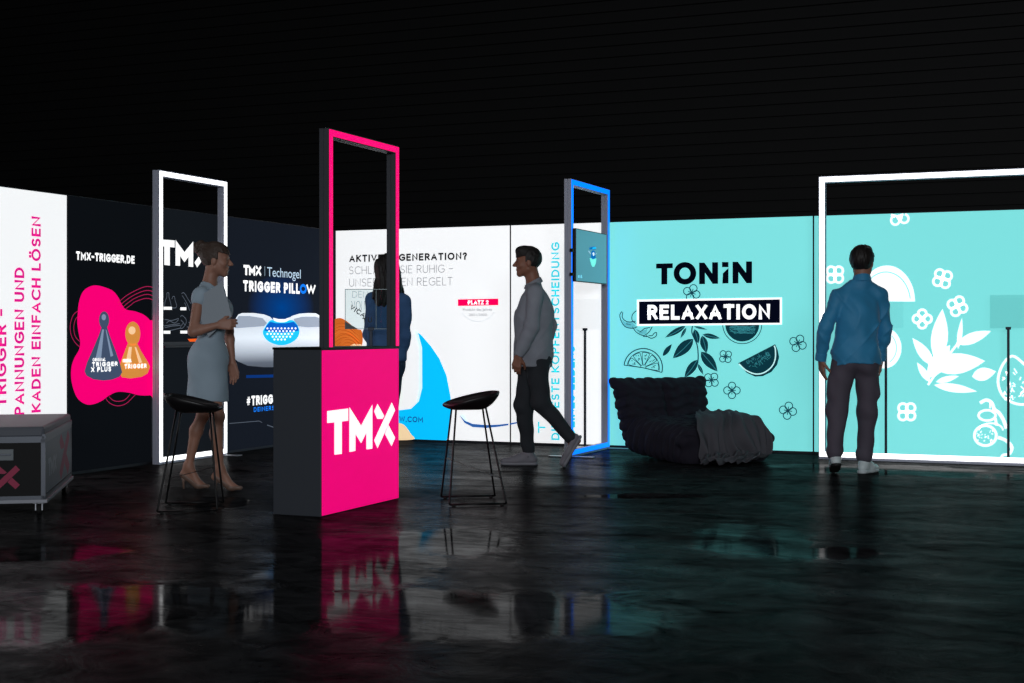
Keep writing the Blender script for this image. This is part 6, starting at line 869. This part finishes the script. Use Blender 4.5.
for i in range(46): box(bm, -16, 24, 6.93, 7.0, .1+.17*i, .18+.17*i)
structure('wall_back', bm, HALL)
bm = BM(); box(bm, -16.3, -16, -26, 7.3, 0, 8); structure('wall_left', bm, HALL)
bm = BM(); box(bm, -16, 24, -26, 7.3, 8, 8.2)
for i in range(9): box(bm, -16, 24, -24+3.6*i, -23.8+3.6*i, 7.5, 8)
structure('ceiling', bm, HALL)

# ------------------------------------------------------------------ booth wall panels
H = 2.19
def panel(key, label, side, a, b, face, fm_name='frame'):
    rz, loc = (90, (0, a, 0)) if side == 'L' else (0, (a, 0, 0))
    p = thing('display_wall_panel', label, 'display wall', loc, rz)
    w = b-a; bm = BM(); g = .002
    box(bm, g, w-g, .004, .10, 0, H)
    for x0, x1, z0, z1 in ((g, .006, 0, H), (w-.006, w-g, 0, H), (.006, w-.006, 0, .022), (.006, w-.006, H-.006, H)): box(bm, x0, x1, -.001, .006, z0, z1)
    obj('frame', bm, DARKALU, p)
    bm = BM(); box(bm, .006, w-.006, 0, .004, .022, H-.006); obj('printed_fabric', bm, face, p)
    for k, name, mm, layer, lab, items in ART:
        if k == key: draw(p, a, name, PM[mm], layer, items, lab)
    return p
BLK = mat('panel_black', (12, 15, 19), .7, emit=.8, sample=False, spec=0.)
WHT = lit_print('white', (247, 248, 249), .79)
TUR = lit_print('turquoise', (124, 221, 219), .80)
panel('slogan', 'white backlit wall panel with magenta upright lettering, left end of the booth', 'L', -5.9, -4.2, WHT)
panel('pawn', 'black wall panel with pink blob and two pawn-shaped products', 'L', -4.198, -3.13, BLK)
tmx = panel('range', 'black wall panel with big white logo and product outlines, inside the white doorway frame', 'L', -3.128, -2.10, mat('panel_black_range', (22, 26, 31), .7, emit=.7, sample=False, spec=0.))
pil = panel('pillow', 'dark blue wall panel with a white pillow picture and trigger pillow lettering', 'L', -2.098, -.004, MATS['night'])
panel('aktive', 'white backlit corner wall panel with black headline and blue shape', 'B', .004, 1.998, WHT)
panel('kopf', 'narrow white backlit wall panel with upright cyan lettering', 'B', 2.0, 3.018, WHT)
panel('tonin', 'turquoise backlit wall panel with black brand name, dark fruit and leaf prints', 'B', 3.02, 5.010, TUR)
panel('prints', 'turquoise backlit wall panel with white flower, fruit and leaf prints, right end', 'B', 5.012, 7.05, TUR)
def logo(root, ox, u0, u1, z0, z1, m, layer, name='logo', sel=None, pt=None):
    items = [('p', [(u0+(u1-u0)*a, z0+(z1-z0)*b) for a, b in q]) for i, q in enumerate(TMX) if sel is None or i in sel]
    return draw(root, ox, name, m, layer, items)
logo(tmx, -3.128, -3.035, -2.262, 1.694, 1.925, PM['whiteprint'], 2)
logo(pil, -2.098, -1.735, -1.425, 1.655, 1.757, PM['whiteprint'], 2, 'small_logo')
# narrow shelf on the logo panel
p = thing('wall_shelf', 'thin dark shelf on the black logo wall panel behind the person in the grey dress', 'shelf', (0.002, -3.02, .985), 90)
bm = BM(); box(bm, 0, .86, -.012, 0, 0, .05, bev=.003); obj('back_rail', bm, DARKALU, p)
bm = BM(); box(bm, 0, .86, -.055, -.012, 0, .014, bev=.003); obj('shelf_board', bm, DARKALU, p)

# ------------------------------------------------------------------ light portals
def portal(name, label, loc, rz, w, h, m_led, z0=0., depth=.066, prof=.055, strip=.042, plates=True, lift=.02, part='frame', parent=None, bottom=True, dark=None):
    p = parent or thing(name, label, 'light frame', loc, rz)
    off = Vector(loc) if parent else None
    bm = BM()
    def ring(y0, y1, ins):
        a = ins
        box(bm, a, prof-a, y0, y1, 0, h-a); box(bm, w-prof+a, w-a, y0, y1, 0, h-a)
        box(bm, prof-a, w-prof+a, y0, y1, h-prof+a, h-a); 
        if bottom: box(bm, prof-a, w-prof+a, y0, y1, 0 if ins == 0 else .004, prof-a)
    ring(.0, .029, 0); ring(.029, .037, .006); ring(.037, depth, 0)
    fo = obj(part, bm, FRAMEM if dark is None else dark, p)
    led_parent = p if part == 'frame' else fo
    bm = BM(); a = (prof-strip)/2
    # mitred strip
    o = [(a, lift), (w-a, lift), (w-a, h-a), (a, h-a)]; i = [(a+strip, lift+strip), (w-a-strip, lift+strip), (w-a-strip, h-a-strip), (a+strip, h-a-strip)]
    for y in (-.004, 0):
        pass
    vo = [[bm.verts.new((u, y, z)) for u, z in o] for y in (-.004, .001)]; vi = [[bm.verts.new((u, y, z)) for u, z in i] for y in (-.004, .001)]
    if not bottom:
        for q in (vo, vi):
            for s_ in q:
                for k in (0, 1): s_[k].co.z = .001
    for k in range(4) if bottom else (1, 2, 3):
        j = (k+1) % 4
        bm.faces.new((vo[0][k], vo[0][j], vi[0][j], vi[0][k])); bm.faces.new((vo[1][k], vo[1][j], vi[1][j], vi[1][k]))
        bm.faces.new((vo[0][k], vo[0][j], vo[1][j], vo[1][k])); bm.faces.new((vi[0][k], vi[0][j], vi[1][j], vi[1][k]))
    lo_ = obj('led_strip', bm, m_led, led_parent)
    if parent: fo.location = off
    if plates:
        for x in (prof/2, w-prof/2):
            bm = BM(); box(bm, x-.04, x+.04, -.24, .20, .0, .008, bev=.002); obj('foot_plate', bm, STEEL, p)
    return p
WLED = led('white', (255, 255, 255), 2.6)
wp = portal('light_portal', 'tall white light doorway frame on the dark wall behind the person in grey dress', (.10, -3.165, 0), 90, 1.015, 2.49, WLED, plates=False, strip=.038)
bm = BM(); box(bm, .94, 1.02, -.16, .07, 0, .008, bev=.002); obj('foot_plate', bm, STEEL, wp)
p = portal('light_portal', 'tall blue light doorway frame standing out from the back wall, holding a screen', (3.078, -1.185, 0), 90, 1.075, 2.49, led('blue', (0, 112, 255), 1.7), plates=False)
for x, e in ((.03, .22), (1.04, .06)):
    bm = BM(); box(bm, x-.035, x+.035, -.20, e, 0, .008, bev=.002); obj('foot_plate', bm, STEEL, p)
portal('light_portal', 'wide white light gateway frame in front of the turquoise wall', (5.150, -.50, 0), 0, 2.45, 2.49, WLED, plates=False, lift=.024)

# ------------------------------------------------------------------ pink counter and its light frame
p = thing('counter', 'pink backlit counter with white letters on its front', 'counter', (2.94, -5.605, 0), 90)
# local: x along the front (world +y), front faces local -y (world +x)
CL, CD, CH = 1.03, .345, 1.012
bm = BM(); box(bm, 0, CL, -.142, CD-.15, .0, CH, bev=.004); obj('body', bm, mat('counter_anthracite', (56, 60, 67), .55), p)
bm = BM(); box(bm, -.004, CL+.004, -.147, CD-.146, CH, CH+.014, bev=.003); obj('worktop', bm, BLACKM, p)
PINK = lit_print('counter_pink', (238, 2, 117), .84)
bm = BM(); box(bm, .010, CL-.008, -.147, -.142, .006, CH-.004); obj('printed_front', bm, PINK, p)
lg = logo(p, 0, .063, .968, .361, .652, PM['whiteprint'], 1); lg.location = (0, -.1475, 0)
portal('light_frame', '', (.090, -.144, CH+.014), 0, .943, 1.342, led('pink', (244, 0, 104), 1.25), plates=False, prof=.052, strip=.038, part='light_frame', parent=p, bottom=False, dark=FRAMED)

# ------------------------------------------------------------------ bar stools
def seat_mesh():
    bm = BM(); nx, nv = 22, 17; G = []
    for i in range(nx+1):
        s = i/nx; x = -.19+.35*s
        zr = .648+.085*s+.006*math.sin(math.pi*s); w = .200*math.sqrt(max(.0, 1-(2*s-1)**4))**.8*(.86+.14*math.sin(math.pi*min(1, s+.1)))+.006
        zb = .640-.012*math.sin(math.pi*min(1, s/.5)) if s < .5 else .640+.0
        zb = .622+.020*(1-min(1, s/.22))**2+max(0, (s-.62)/.38)**2.2*.100
        zb = min(zb, zr-.004)
        row = []
        for j in range(nv+1):
            v = 2*j/nv-1
            row.append(bm.verts.new((x, w*v, zb+(zr-zb)*abs(v)**3.0)))
        G.append(row)
    for i in range(nx):
        for j in range(nv): bm.faces.new((G[i][j], G[i+1][j], G[i+1][j+1], G[i][j+1]))
    bmesh.ops.recalc_face_normals(bm, faces=bm.faces[:])
    r = bmesh.ops.solidify(bm, geom=bm.faces[:], thickness=.014)
    return bm
def make_stool(label):
    p = thing('bar_stool', label, 'bar stool', (0, 0, 0), 0, 'bar stools')
    o = obj('seat_shell', seat_mesh(), mat('stool_black_shell', (24, 22, 24), .42), p, True)
    c = BM()
    for i in range(1): lathe(c, [(0.002, .0), (.085, .002), (.125, .006), (.142, .014), (.138, .022), (.10, .026), (.002, .028)], (-.03, 0, .640), 28)
    obj('seat_pad', c, mat('stool_pad', (30, 28, 30), .9, bump=(200, .2)), p, True)
    T = {(-1, -1): (-.125, -.10, .632), (1, -1): (.068, -.10, .632), (-1, 1): (-.128, .10, .632), (1, 1): (.075, .10, .632)}
    B = {(-1, -1): (-.185, -.225, .012), (1, -1): (.185, -.225, .012), (-1, 1): (-.185, .225, .012), (1, 1): (.180, .225, .012)}
    for k in T:
        bm = BM(); a, b = Vector(T[k]), Vector(B[k]); tube(bm, [a, a.lerp(b, .3), a.lerp(b, .97), b+Vector((0, 0, .0))], .0065, 8); obj('leg', bm, BLACKM, p, True)
    for s in (-1, 1):
        bm = BM(); tube(bm, [B[(-1, s)], B[(1, s)]], .0065, 8); obj('floor_rail', bm, BLACKM, p, True)
        bm = BM(); tube(bm, [T[(-1, s)], (-.03, s*.10, .640), T[(1, s)]], .0065, 8); obj('seat_rail', bm, BLACKM, p, True)
    L = lambda k, t: Vector(T[k]).lerp(Vector(B[k]), t)
    bm = BM(); a, b = L((-1, 1), .57), L((1, -1), .74); d = (b-a).normalized(); n = Vector((0, 0, 1)); q = d.cross(n).normalized()*.016
    v = [bm.verts.new(t) for t in (a+q, a-q, b-q, b+q)]; bm.faces.new(v); bmesh.ops.solidify(bm, geom=bm.faces[:], thickness=.008)
    obj('footrest', bm, mat('footrest_steel', (44, 44, 48), .4, .8), p)
    for k in B:
        bm = BM(); x, y, _ = B[k]; lathe(bm, [(.011, 0), (.014, .003), (.012, .012)], (x*.85, y, 0), 12); obj('glide', bm, mat('rubber_black', (12, 12, 12), .8), p, True)
    return p
st = make_stool('black bar stool in front of the white corner wall, right of the pink counter')
st.location = (3.623, -4.556, 0); st.rotation_euler.z = R(32)
s2 = st.copy(); COL.objects.link(s2); s2['label'] = 'black bar stool in front of the person in the grey dress'
for ch in list(st.children):
    c = ch.copy(); COL.objects.link(c); c.parent = s2
s2.location = (2.113, -5.565, 0); s2.rotation_euler.z = R(209)

# ------------------------------------------------------------------ info stands with clear panels
def clear_mat(name, tint):
    m = bpy.data.materials.new(name); m.use_nodes = True; nt = m.node_tree; N = nt.nodes; L = nt.links
    N.remove(N['Principled BSDF']); t = N.new('ShaderNodeBsdfTransparent'); t.inputs[0].default_value = (*tint, 1)
    g = N.new('ShaderNodeBsdfGlossy'); g.inputs['Roughness'].default_value = .02; lw = N.new('ShaderNodeLayerWeight'); lw.inputs[0].default_value = .5; fr_ = N.new('ShaderNodeMapRange'); pw = N.new('ShaderNodeMath'); pw.operation = 'POWER'; pw.inputs[1].default_value = 4.; L.new(lw.outputs['Facing'], pw.inputs[0]); L.new(pw.outputs[0], fr_.inputs[0]); fr_.inputs[3].default_value = .03; fr_.inputs[4].default_value = .8
    mx = N.new('ShaderNodeMixShader'); L.new(fr_.outputs[0], mx.inputs[0]); L.new(t.outputs[0], mx.inputs[1]); L.new(g.outputs[0], mx.inputs[2]); L.new(mx.outputs[0], N['Material Output'].inputs[0])
    return m
CLEAR = clear_mat('clear_acrylic', (.985, .99, .99)); TINT = clear_mat('tinted_acrylic', (.90, .93, .93))
POLE = mat('stand_pole', (38, 44, 56), .45, .6)
def stand(label, x, y, rz, w=.30, h=.286, pz=1.152, dx=0., glass=None):
    p = thing('info_stand', label, 'info stand', (x, y, 0), rz, 'info stands')
    bm = BM(); box(bm, -.13, .13, -.13, .13, 0, .008, bev=.002); obj('base_plate', bm, STEEL, p)
    bm = BM(); box(bm, -.011, .011, -.009, .009, .008, pz+.004, bev=.003); obj('pole', bm, POLE, p)
    bm = BM(); box(bm, -.022, .022, -.013, .013, pz-.012, pz+.012, bev=.002); obj('clamp', bm, POLE, p)
    bm = BM(); box(bm, -w/2+dx, w/2+dx, -.004, .004, pz, pz+h, bev=.001); obj('clear_panel', bm, glass or CLEAR, p)
    return p
stand('info stand with clear panel inside the blue light doorway', 2.842, -.15, 0, .29, .295, 1.146)
stand('info stand with clear panel beside the person in the blue shirt', 5.690, -.22, 0)
stand('info stand with clear panel at the right edge, over the white fruit slice print', 6.715, -.22, 0, glass=TINT)
q = stand('info stand with clear panel behind the pink counter, in front of the person in denim', 2.542, -3.955, YAW, .378, .29, 1.142, glass=clear_mat('teal_tinted_acrylic', (.90, .95, .95)))
bm = BM()
for x0, x1, z0, z1 in ((-.189, .189, 1.428, 1.4325), (-.1895, -.186, 1.142, 1.432), (.186, .1895, 1.142, 1.432), (-.189, .189, 1.141, 1.1445), (.036, .039, 1.142, 1.432)): box(bm, x0, x1, -.0045, .0045, z0, z1)
obj('panel_edge', bm, mat('acrylic_edge', (120, 150, 152), .3), q)
bm = BM()
v = [bm.verts.new((-.187, y, z)) for y in (-.012, -.004) for z in (1.143, 1.196)]+[bm.verts.new((-.095, y, 1.143)) for y in (-.012, -.004)]
for f in ((0, 1, 4), (2, 3, 5), (0, 1, 3, 2), (1, 4, 5, 3), (0, 4, 5, 2)): bm.faces.new([v[i] for i in f])
obj('corner_holder', bm, mat('holder_dark_teal', (34, 52, 58), .4), q)
bm = BM()
def slant(bm, s, x, z, w_, h_, ang):
    n0 = len(bm.verts); g_letters(bm, s, 0, 0, w_, h_, 0, .2, -.0055)
    bm.verts.ensure_lookup_table()
    for v in bm.verts[n0:]:
        a_, b_ = v.co.x, v.co.z; v.co.x = x+a_*math.cos(ang)-b_*math.sin(ang); v.co.z = z+a_*math.sin(ang)+b_*math.cos(ang)
slant(bm, 'VICA', -.158, 1.290, .125, .036, R(-33)); slant(bm, 'TU', -.060, 1.186, .07, .036, R(4))
obj('panel_lettering', bm, mat('lettering_dark', (26, 30, 34), .6), q)

# ------------------------------------------------------------------ screen on the blue portal
p = thing('wall_screen', 'flat teal screen with a pillow picture, mounted on the blue light doorway', 'screen', (3.13, -1.205, 1.57), 90)
bm = BM(); box(bm, 0, .85, 0, .035, 0, .475, bev=.004); obj('casing', bm, mat('screen_casing', (20, 24, 30), .5), p)
bm = BM(); box(bm, .006, .844, -.002, .0, .008, .467); obj('display', bm, mat('display_teal', (66, 120, 136), .35, emit=1.0), p)
def scr(name, rgb, polys, lay=1):
    bm = BM()
    for q in polys: g_poly(bm, [(.46+(u_-.46)*.78, .26+(z_-.26)*.78) if name != 'corner_icon' else (u_, z_) for u_, z_ in q], -.002-.001*lay)
    me = bpy.data.meshes.new(name); bm.to_mesh(me); bm.free(); mesh_obj(name, me, pr('screen_'+name, rgb), p)
scr('pillow_core', (10, 110, 180), [[(.32, .335), (.40, .35), (.50, .36), (.565, .35), (.56, .33), (.50, .325), (.40, .32), (.33, .315)], [(.37, .225), (.40, .30), (.46, .315), (.53, .30), (.55, .225), (.46, .20)]])
scr('pillow_shine', (30, 190, 245), [[(.43, .345), (.56, .358), (.56, .338), (.43, .328)]], 2)
scr('pillow_white', (225, 245, 250), [[(.43, .275), (.455, .29), (.49, .287), (.505, .27), (.485, .25), (.45, .25)]], 2)
scr('pillow_wing', (150, 190, 205), [[(.27, .305), (.34, .29), (.38, .265), (.36, .262), (.30, .283)]], 2)
scr('pillow_wing', (150, 190, 205), [[(.52, .27), (.60, .29), (.64, .305), (.60, .29), (.55, .268)]], 2)
scr('pillow_mint', (120, 240, 225), [[(.33, .215), (.40, .215), (.44, .205), (.50, .215), (.57, .225), (.55, .165), (.50, .125), (.44, .115), (.39, .14)]], 2)
scr('corner_icon', (120, 205, 230), [[(.045, .035), (.085, .035), (.085, .06), (.045, .055)]], 2)
scr('corner_icon', (120, 205, 230), [[(.11, .035), (.16, .035), (.14, .065), (.115, .06)]], 2)
bm = BM(); box(bm, -.012, .006, .006, .03, .01, .245, bev=.003); box(bm, -.05, .0, .012, .044, .05, .078, bev=.003); box(bm, -.05, .0, .012, .044, .262, .292, bev=.003)
obj('bracket', bm, BLACKM, p)

# ------------------------------------------------------------------ flight case
p = thing('flight_case', 'dark wheeled flight case with pink cross marks, bottom left', 'flight case', (.804, -5.744, 0), 33.5)
w, l, z0, z1, zl = .325, .715, .095, .465, .540
CB = mat('case_black', (6, 6, 8), .6, bump=(60, .05), spec=.2); CG = mat('case_grey_panel', (74, 80, 92), .5); CE = mat('case_edge_aluminium', (74, 78, 86), .4, .5); LID = mat('case_lid_grey', (62, 67, 78), .55)
bm = BM(); box(bm, -w+.006, w-.006, -l+.006, l-.006, z0, z1); obj('body', bm, CB, p)
bm = BM(); box(bm, w-.006, w-.003, -l+.02, l-.02, z0+.03, z1-.02); obj('side_panel', bm, CG, p)
bm = BM(); box(bm, -w+.006, w-.006, -l+.006, l-.006, z1+.004, zl, bev=.018); obj('lid', bm, LID, p)
bm = BM()
for x in (-w, w-.026):
    for y in (-l, l-.026): box(bm, x, x+.026, y, y+.026, z0, z1)
for z in (z0, z1-.022):
    for y in (-l, l-.026): box(bm, -w, w, y, y+.026, z, z+.022)
    for x in (-w, w-.026): box(bm, x, x+.026, -l, l, z, z+.022)
obj('edge_profiles', bm, CE, p)
bm = BM()
for y in (-l-.002, l-.022):
    box(bm, -w-.002, w+.002, y, y+.024, z1+.0, z1+.016)
for x in (-w-.002, w-.022): box(bm, x, x+.024, -l-.002, l+.002, z1, z1+.030, bev=.003)
obj('lid_profiles', bm, CE, p)
bm = BM(); box(bm, -w-.012, w+.012, -l-.012, l+.012, z0-.022, z0, bev=.003); obj('base_board', bm, mat('case_base', (130, 132, 140), .5, .3), p)
for sx in (-1, 1):
    for sy in (-1, 1):
        x, y = sx*(w-.045), sy*(l-.07)
        bm = BM(); box(bm, x-.035, x+.035, y-.035, y+.035, z0-.030, z0-.022); box(bm, x-.022, x-.016, y-.02, y+.012, .022, z0-.026); box(bm, x+.016, x+.022, y-.02, y+.012, .022, z0-.026)
        c = obj('caster', bm, STEEL, p)
        bm = BM(); M = Matrix.Translation((x, y-.006, .0315)) @ Matrix.Rotation(R(90), 4, 'Y'); bmesh.ops.create_cone(bm, cap_ends=True, segments=20, radius1=.0315, radius2=.0315, depth=.026, matrix=M); obj('wheel', bm, MATS['rubber_black'], c, True)
bm = BM(); box(bm, -.02, .14, -l-.006, -l+.004, .335, .405, bev=.004); lt = obj('latch', bm, mat('latch_steel', (92, 98, 102), .5, .2), p)
bm = BM(); box(bm, -.005, .125, -l-.012, -l-.005, .366, .378, bev=.002); obj('latch_handle', bm, CE, lt)
CX = mat('case_pink_mark', (150, 12, 66), .6)
def xmark(root, plane, c, u0, u1, z0_, z1_, m, name, sel=(2, 3, 4)):
    us = [a for i in sel for a, b in TMX[i]]; a0, a1 = min(us), max(us)
    bm = BM()
    for i in sel:
        P = [(u0+(u1-u0)*(a-a0)/(a1-a0), z0_+(z1_-z0_)*b) for a, b in TMX[i]]
        vs = [bm.verts.new((u, c, z) if plane == 'y' else (c, u, z)) for u, z in P]; fill(bm, vs)
    me = bpy.data.meshes.new(name); bm.to_mesh(me); bm.free(); return mesh_obj(name, me, m, root)
xmark(p, 'y', -l+.0045, .03, .175, .160, .305, CX, 'cross_mark')
xmark(p, 'x', w-.0022, .02, .60, z0+.035, z1-.025, CX, 'cross_mark')
xmark(p, 'x', w-.0022, -.56, -.14, .215, .335, mat('case_faint_mark', (118, 124, 136), .5), 'faint_logo', (0, 1, 2, 3, 4))

# ------------------------------------------------------------------ low quilted lounge chair and the throw over it
p = thing('lounge_chair', 'low dark quilted lounge chair in front of the turquoise wall', 'lounge chair', (3.70, -.45, 0), 46.8)
TG = mat('quilted_velvet', (36, 34, 44), .9, bump=(110, .25), var=(6, .15), spec=.2)
def rbox(X, Y, Z, c, h, r):
    q = [np.abs(v-c[i])-(h[i]-r) for i, v in enumerate((X, Y, Z))]
    return np.sqrt(sum(np.maximum(t, 0)**2 for t in q))+np.minimum(np.maximum(np.maximum(q[0], q[1]), q[2]), 0)-r
def togo(kind):
    F = Field((-.62, -1.25, -.03), (.62, .32, .80), .009); X, Y, Z = F.all()
    if kind == 'seat':
        d = rbox(X, Y, Z-.05*np.clip((Y+.5), -.6, .3)*-.0, (0, -.60, .170+.05*(Y+.6)), (.46, .545, .170), .12)
        wv = .05*np.sin(X*7+1)+.03*np.sin(X*17+Y*6)
        s = Y+.35*Z+wv*.5
        d += .022*np.abs(np.cos(np.pi*s/.105))**5-.007*np.sin(X*46+1.9*np.sin(Y*21)+Z*14)*np.sin(Y*19+X*7+2*np.sin(X*11))-.004*np.sin(Y*80+3*np.sin(X*13)+Z*40)
        d += .012*np.exp(-((X-.02*np.sin(Y*20))/.02)**2)
        for sx in (-1, 1):
            e = (np.sqrt(((X-sx*.425)/.06)**2+((Y+1.085)/.06)**2+((Z-.20)/.05)**2)-1)*.05
            hh = np.maximum(.05-np.abs(d-e), 0); d = np.minimum(d, e)-hh*hh/.2
    else:
        yc = -.135+.36*np.clip(Z-.10, 0, .7)
        d = rbox(X/(1+.14*np.clip(Z-.1, 0, .7)), Y-yc, Z, (0, 0, .37), (.455, .115, .325), .10)*.92
        s = Z+.15*Y
        s = s+.02*np.sin(X*9+2)+.012*np.sin(X*23)
        d += .022*np.abs(np.cos(np.pi*s/.10))**5*np.clip((.64-Z)/.05, 0, 1)-.004*np.sin(Z*70+3*np.sin(X*15))-.006*np.sin(X*62+1.8*np.sin(Z*19))*np.sin(Z*11+X*4+1)
        d += .03*np.exp(-(X/.025)**2)*np.clip((.66-Z)/.08, 0, 1)
        for sx in (-1, 1):
            e = (np.sqrt(((X-sx*.470)/.036)**2+((Y-.07)/.05)**2+((Z-.672)/.032)**2)-1)*.035
            hh = np.maximum(.06-np.abs(d-e), 0); d = np.minimum(d, e)-hh*hh/.24
    d = np.maximum(d, .004-Z)
    F.F = d.astype(np.float32)
    return F.mesh('seat_cushion' if kind == 'seat' else 'back_cushion', TG, p, 1)
togo('seat'); togo('back')
def throw():
    path = [(-.56, .392), (-.64, .410), (-.72, .410), (-.82, .405), (-.92, .402), (-1.01, .392), (-1.09, .355), (-1.145, .29), (-1.170, .21), (-1.178, .13), (-1.185, .065), (-1.22, .045), (-1.27, .060), (-1.32, .030), (-1.36, .020)]
    path = [tuple(q) for q in catmull(path, False, 5)]
    bm = BM(); nx = 90; G = []; n = len(path)
    for i, (y, z) in enumerate(path):
        t = i/(n-1); a = path[max(0, i-1)]; b = path[min(n-1, i+1)]; dy, dz = b[0]-a[0], b[1]-a[1]; L_ = math.hypot(dy, dz); ny, nz = dz/L_*-1, dy/L_*-1
        if nz < 0 and t < .4: ny, nz = -ny, -nz
        if t >= .4: ny, nz = -abs(ny), abs(nz)
        x0 = .03-.36*min(1, t/.5)**.8+.02*math.sin(t*9)-.16*max(0, t-.78)*4; x1 = .35-.02*math.sin(t*7)-.30*max(0, t-.72)*3.4
        row = []
        for j in range(nx+1):
            s = j/nx; x = x0+(x1-x0)*s
            q = s+.05*math.sin(t*6+s*9)+.03*math.sin(t*13+1); k = .30+.30*math.sin(q*27+1.4*math.sin(q*11))+.24*math.sin(q*41+2.6*math.sin(q*5+t*4))+.06*math.sin(q*83+t*9); k2 = math.sin(s*13-t*6+1.2*math.sin(s*7))
            amp = .020+.050*min(1, max(0, (t-.20)*2.2))
            disp = amp*k+.010*k2*k2+.012*(t < .12)*math.sin(s*23)
            edge = .03*math.sin(s*19+1)*(1 if t > .9 else 0)
            zz = z+nz*disp; yy = y+ny*disp-edge*t
            row.append(bm.verts.new((x+.012*math.sin(t*14+s*6), yy, max(.012, zz))))
        G.append(row)
    for i in range(n-1):
        for j in range(nx): bm.faces.new((G[i][j], G[i+1][j], G[i+1][j+1], G[i][j+1]))
    bmesh.ops.recalc_face_normals(bm, faces=bm.faces[:])
    o = obj('throw_blanket', bm, mat('throw_grey', (82, 82, 88), .9, bump=(150, .2), spec=.2), None, True)
    sm = o.modifiers.new('thickness', 'SOLIDIFY'); sm.thickness = .007; sm.offset = 1
    o.location = (3.70, -.45, 0); o.rotation_euler = (0, 0, R(46.8))
    o['label'] = 'dark grey throw blanket draped over the front of the quilted lounge chair'; o['category'] = 'blanket'
throw()

# ------------------------------------------------------------------ people and what they hold
man_blue(); man_grey(); woman_grey(); woman_denim()
p = thing('folder', 'grey folder held against the chest by the person in the grey dress', 'folder', (1.598, -4.629, 0), YAW)
def plate(bm, P, y0, y1):
    a = [bm.verts.new((x, y0+k, z)) for x, z, k in P]; b = [bm.verts.new((x, y1+k, z)) for x, z, k in P]
    bm.faces.new(a); bm.faces.new(b[::-1]); n = len(P)
    for i in range(n): bm.faces.new((a[i], b[i], b[(i+1) % n], a[(i+1) % n]))
FO = [(-.068, 1.338, .0), (.142, 1.470, .0), (.205, 1.228, .0), (.045, 1.085, .0)]
bm = BM(); plate(bm, FO, -.196, -.191); obj('front_cover', bm, mat('folder_grey', (140, 150, 160), .55), p)
bm = BM(); plate(bm, [(x*.98+.001, (z-1.27)*.98+1.27, k) for x, z, k in FO], -.191, -.178); obj('pages', bm, mat('folder_pages', (196, 202, 206), .8), p)
bm = BM(); plate(bm, FO, -.178, -.173); obj('back_cover', bm, MATS['folder_grey'], p)

# ------------------------------------------------------------------ camera, added fill lights, world
cam = bpy.data.cameras.new('camera'); co = bpy.data.objects.new('camera', cam); COL.objects.link(co)
cam.sensor_width = 36; cam.lens = 49.99; cam.shift_y = -9.5/1024
co.location = (7.4415, -13.1205, 1.12); co.rotation_euler = (R(90), 0, R(YAW)); SC.camera = co
def area(name, loc, target, sx, sy, power, col):
    l = bpy.data.lights.new(name, 'AREA'); l.shape = 'RECTANGLE'; l.size = sx; l.size_y = sy; l.energy = power; l.color = col
    o = bpy.data.objects.new(name, l); COL.objects.link(o); o.location = loc
    o.rotation_euler = (Vector(target)-Vector(loc)).to_track_quat('-Z', 'Y').to_euler(); return o
area('fill_light', (11, -21, 3.4), (3.5, -2.5, 1.2), 6, 2, FILL_POWER[0], (.92, .96, 1))  # added unseen fill behind the camera, brightens the people, low to spare the floor
area('fill_light', (3, -6, 7.2), (3, -4.5, 0), 7, 5, FILL_POWER[1], (.95, .97, 1))  # weak unseen fill added overhead
w = bpy.data.worlds.new('hall_dark'); SC.world = w; w.use_nodes = True
w.node_tree.nodes['Background'].inputs[0].default_value = (.6, .7, .8, 1); w.node_tree.nodes['Background'].inputs[1].default_value = .004
vs = SC.view_settings; vs.view_transform = 'Standard'; vs.look = 'None'; vs.gamma = 1; vs.exposure = 0; vs.use_curve_mapping = False
SC.cycles.use_denoising = True; SC.cycles.max_bounces = 8; SC.cycles.sample_clamp_indirect = 4.
SC.cycles.transparent_max_bounces = 12
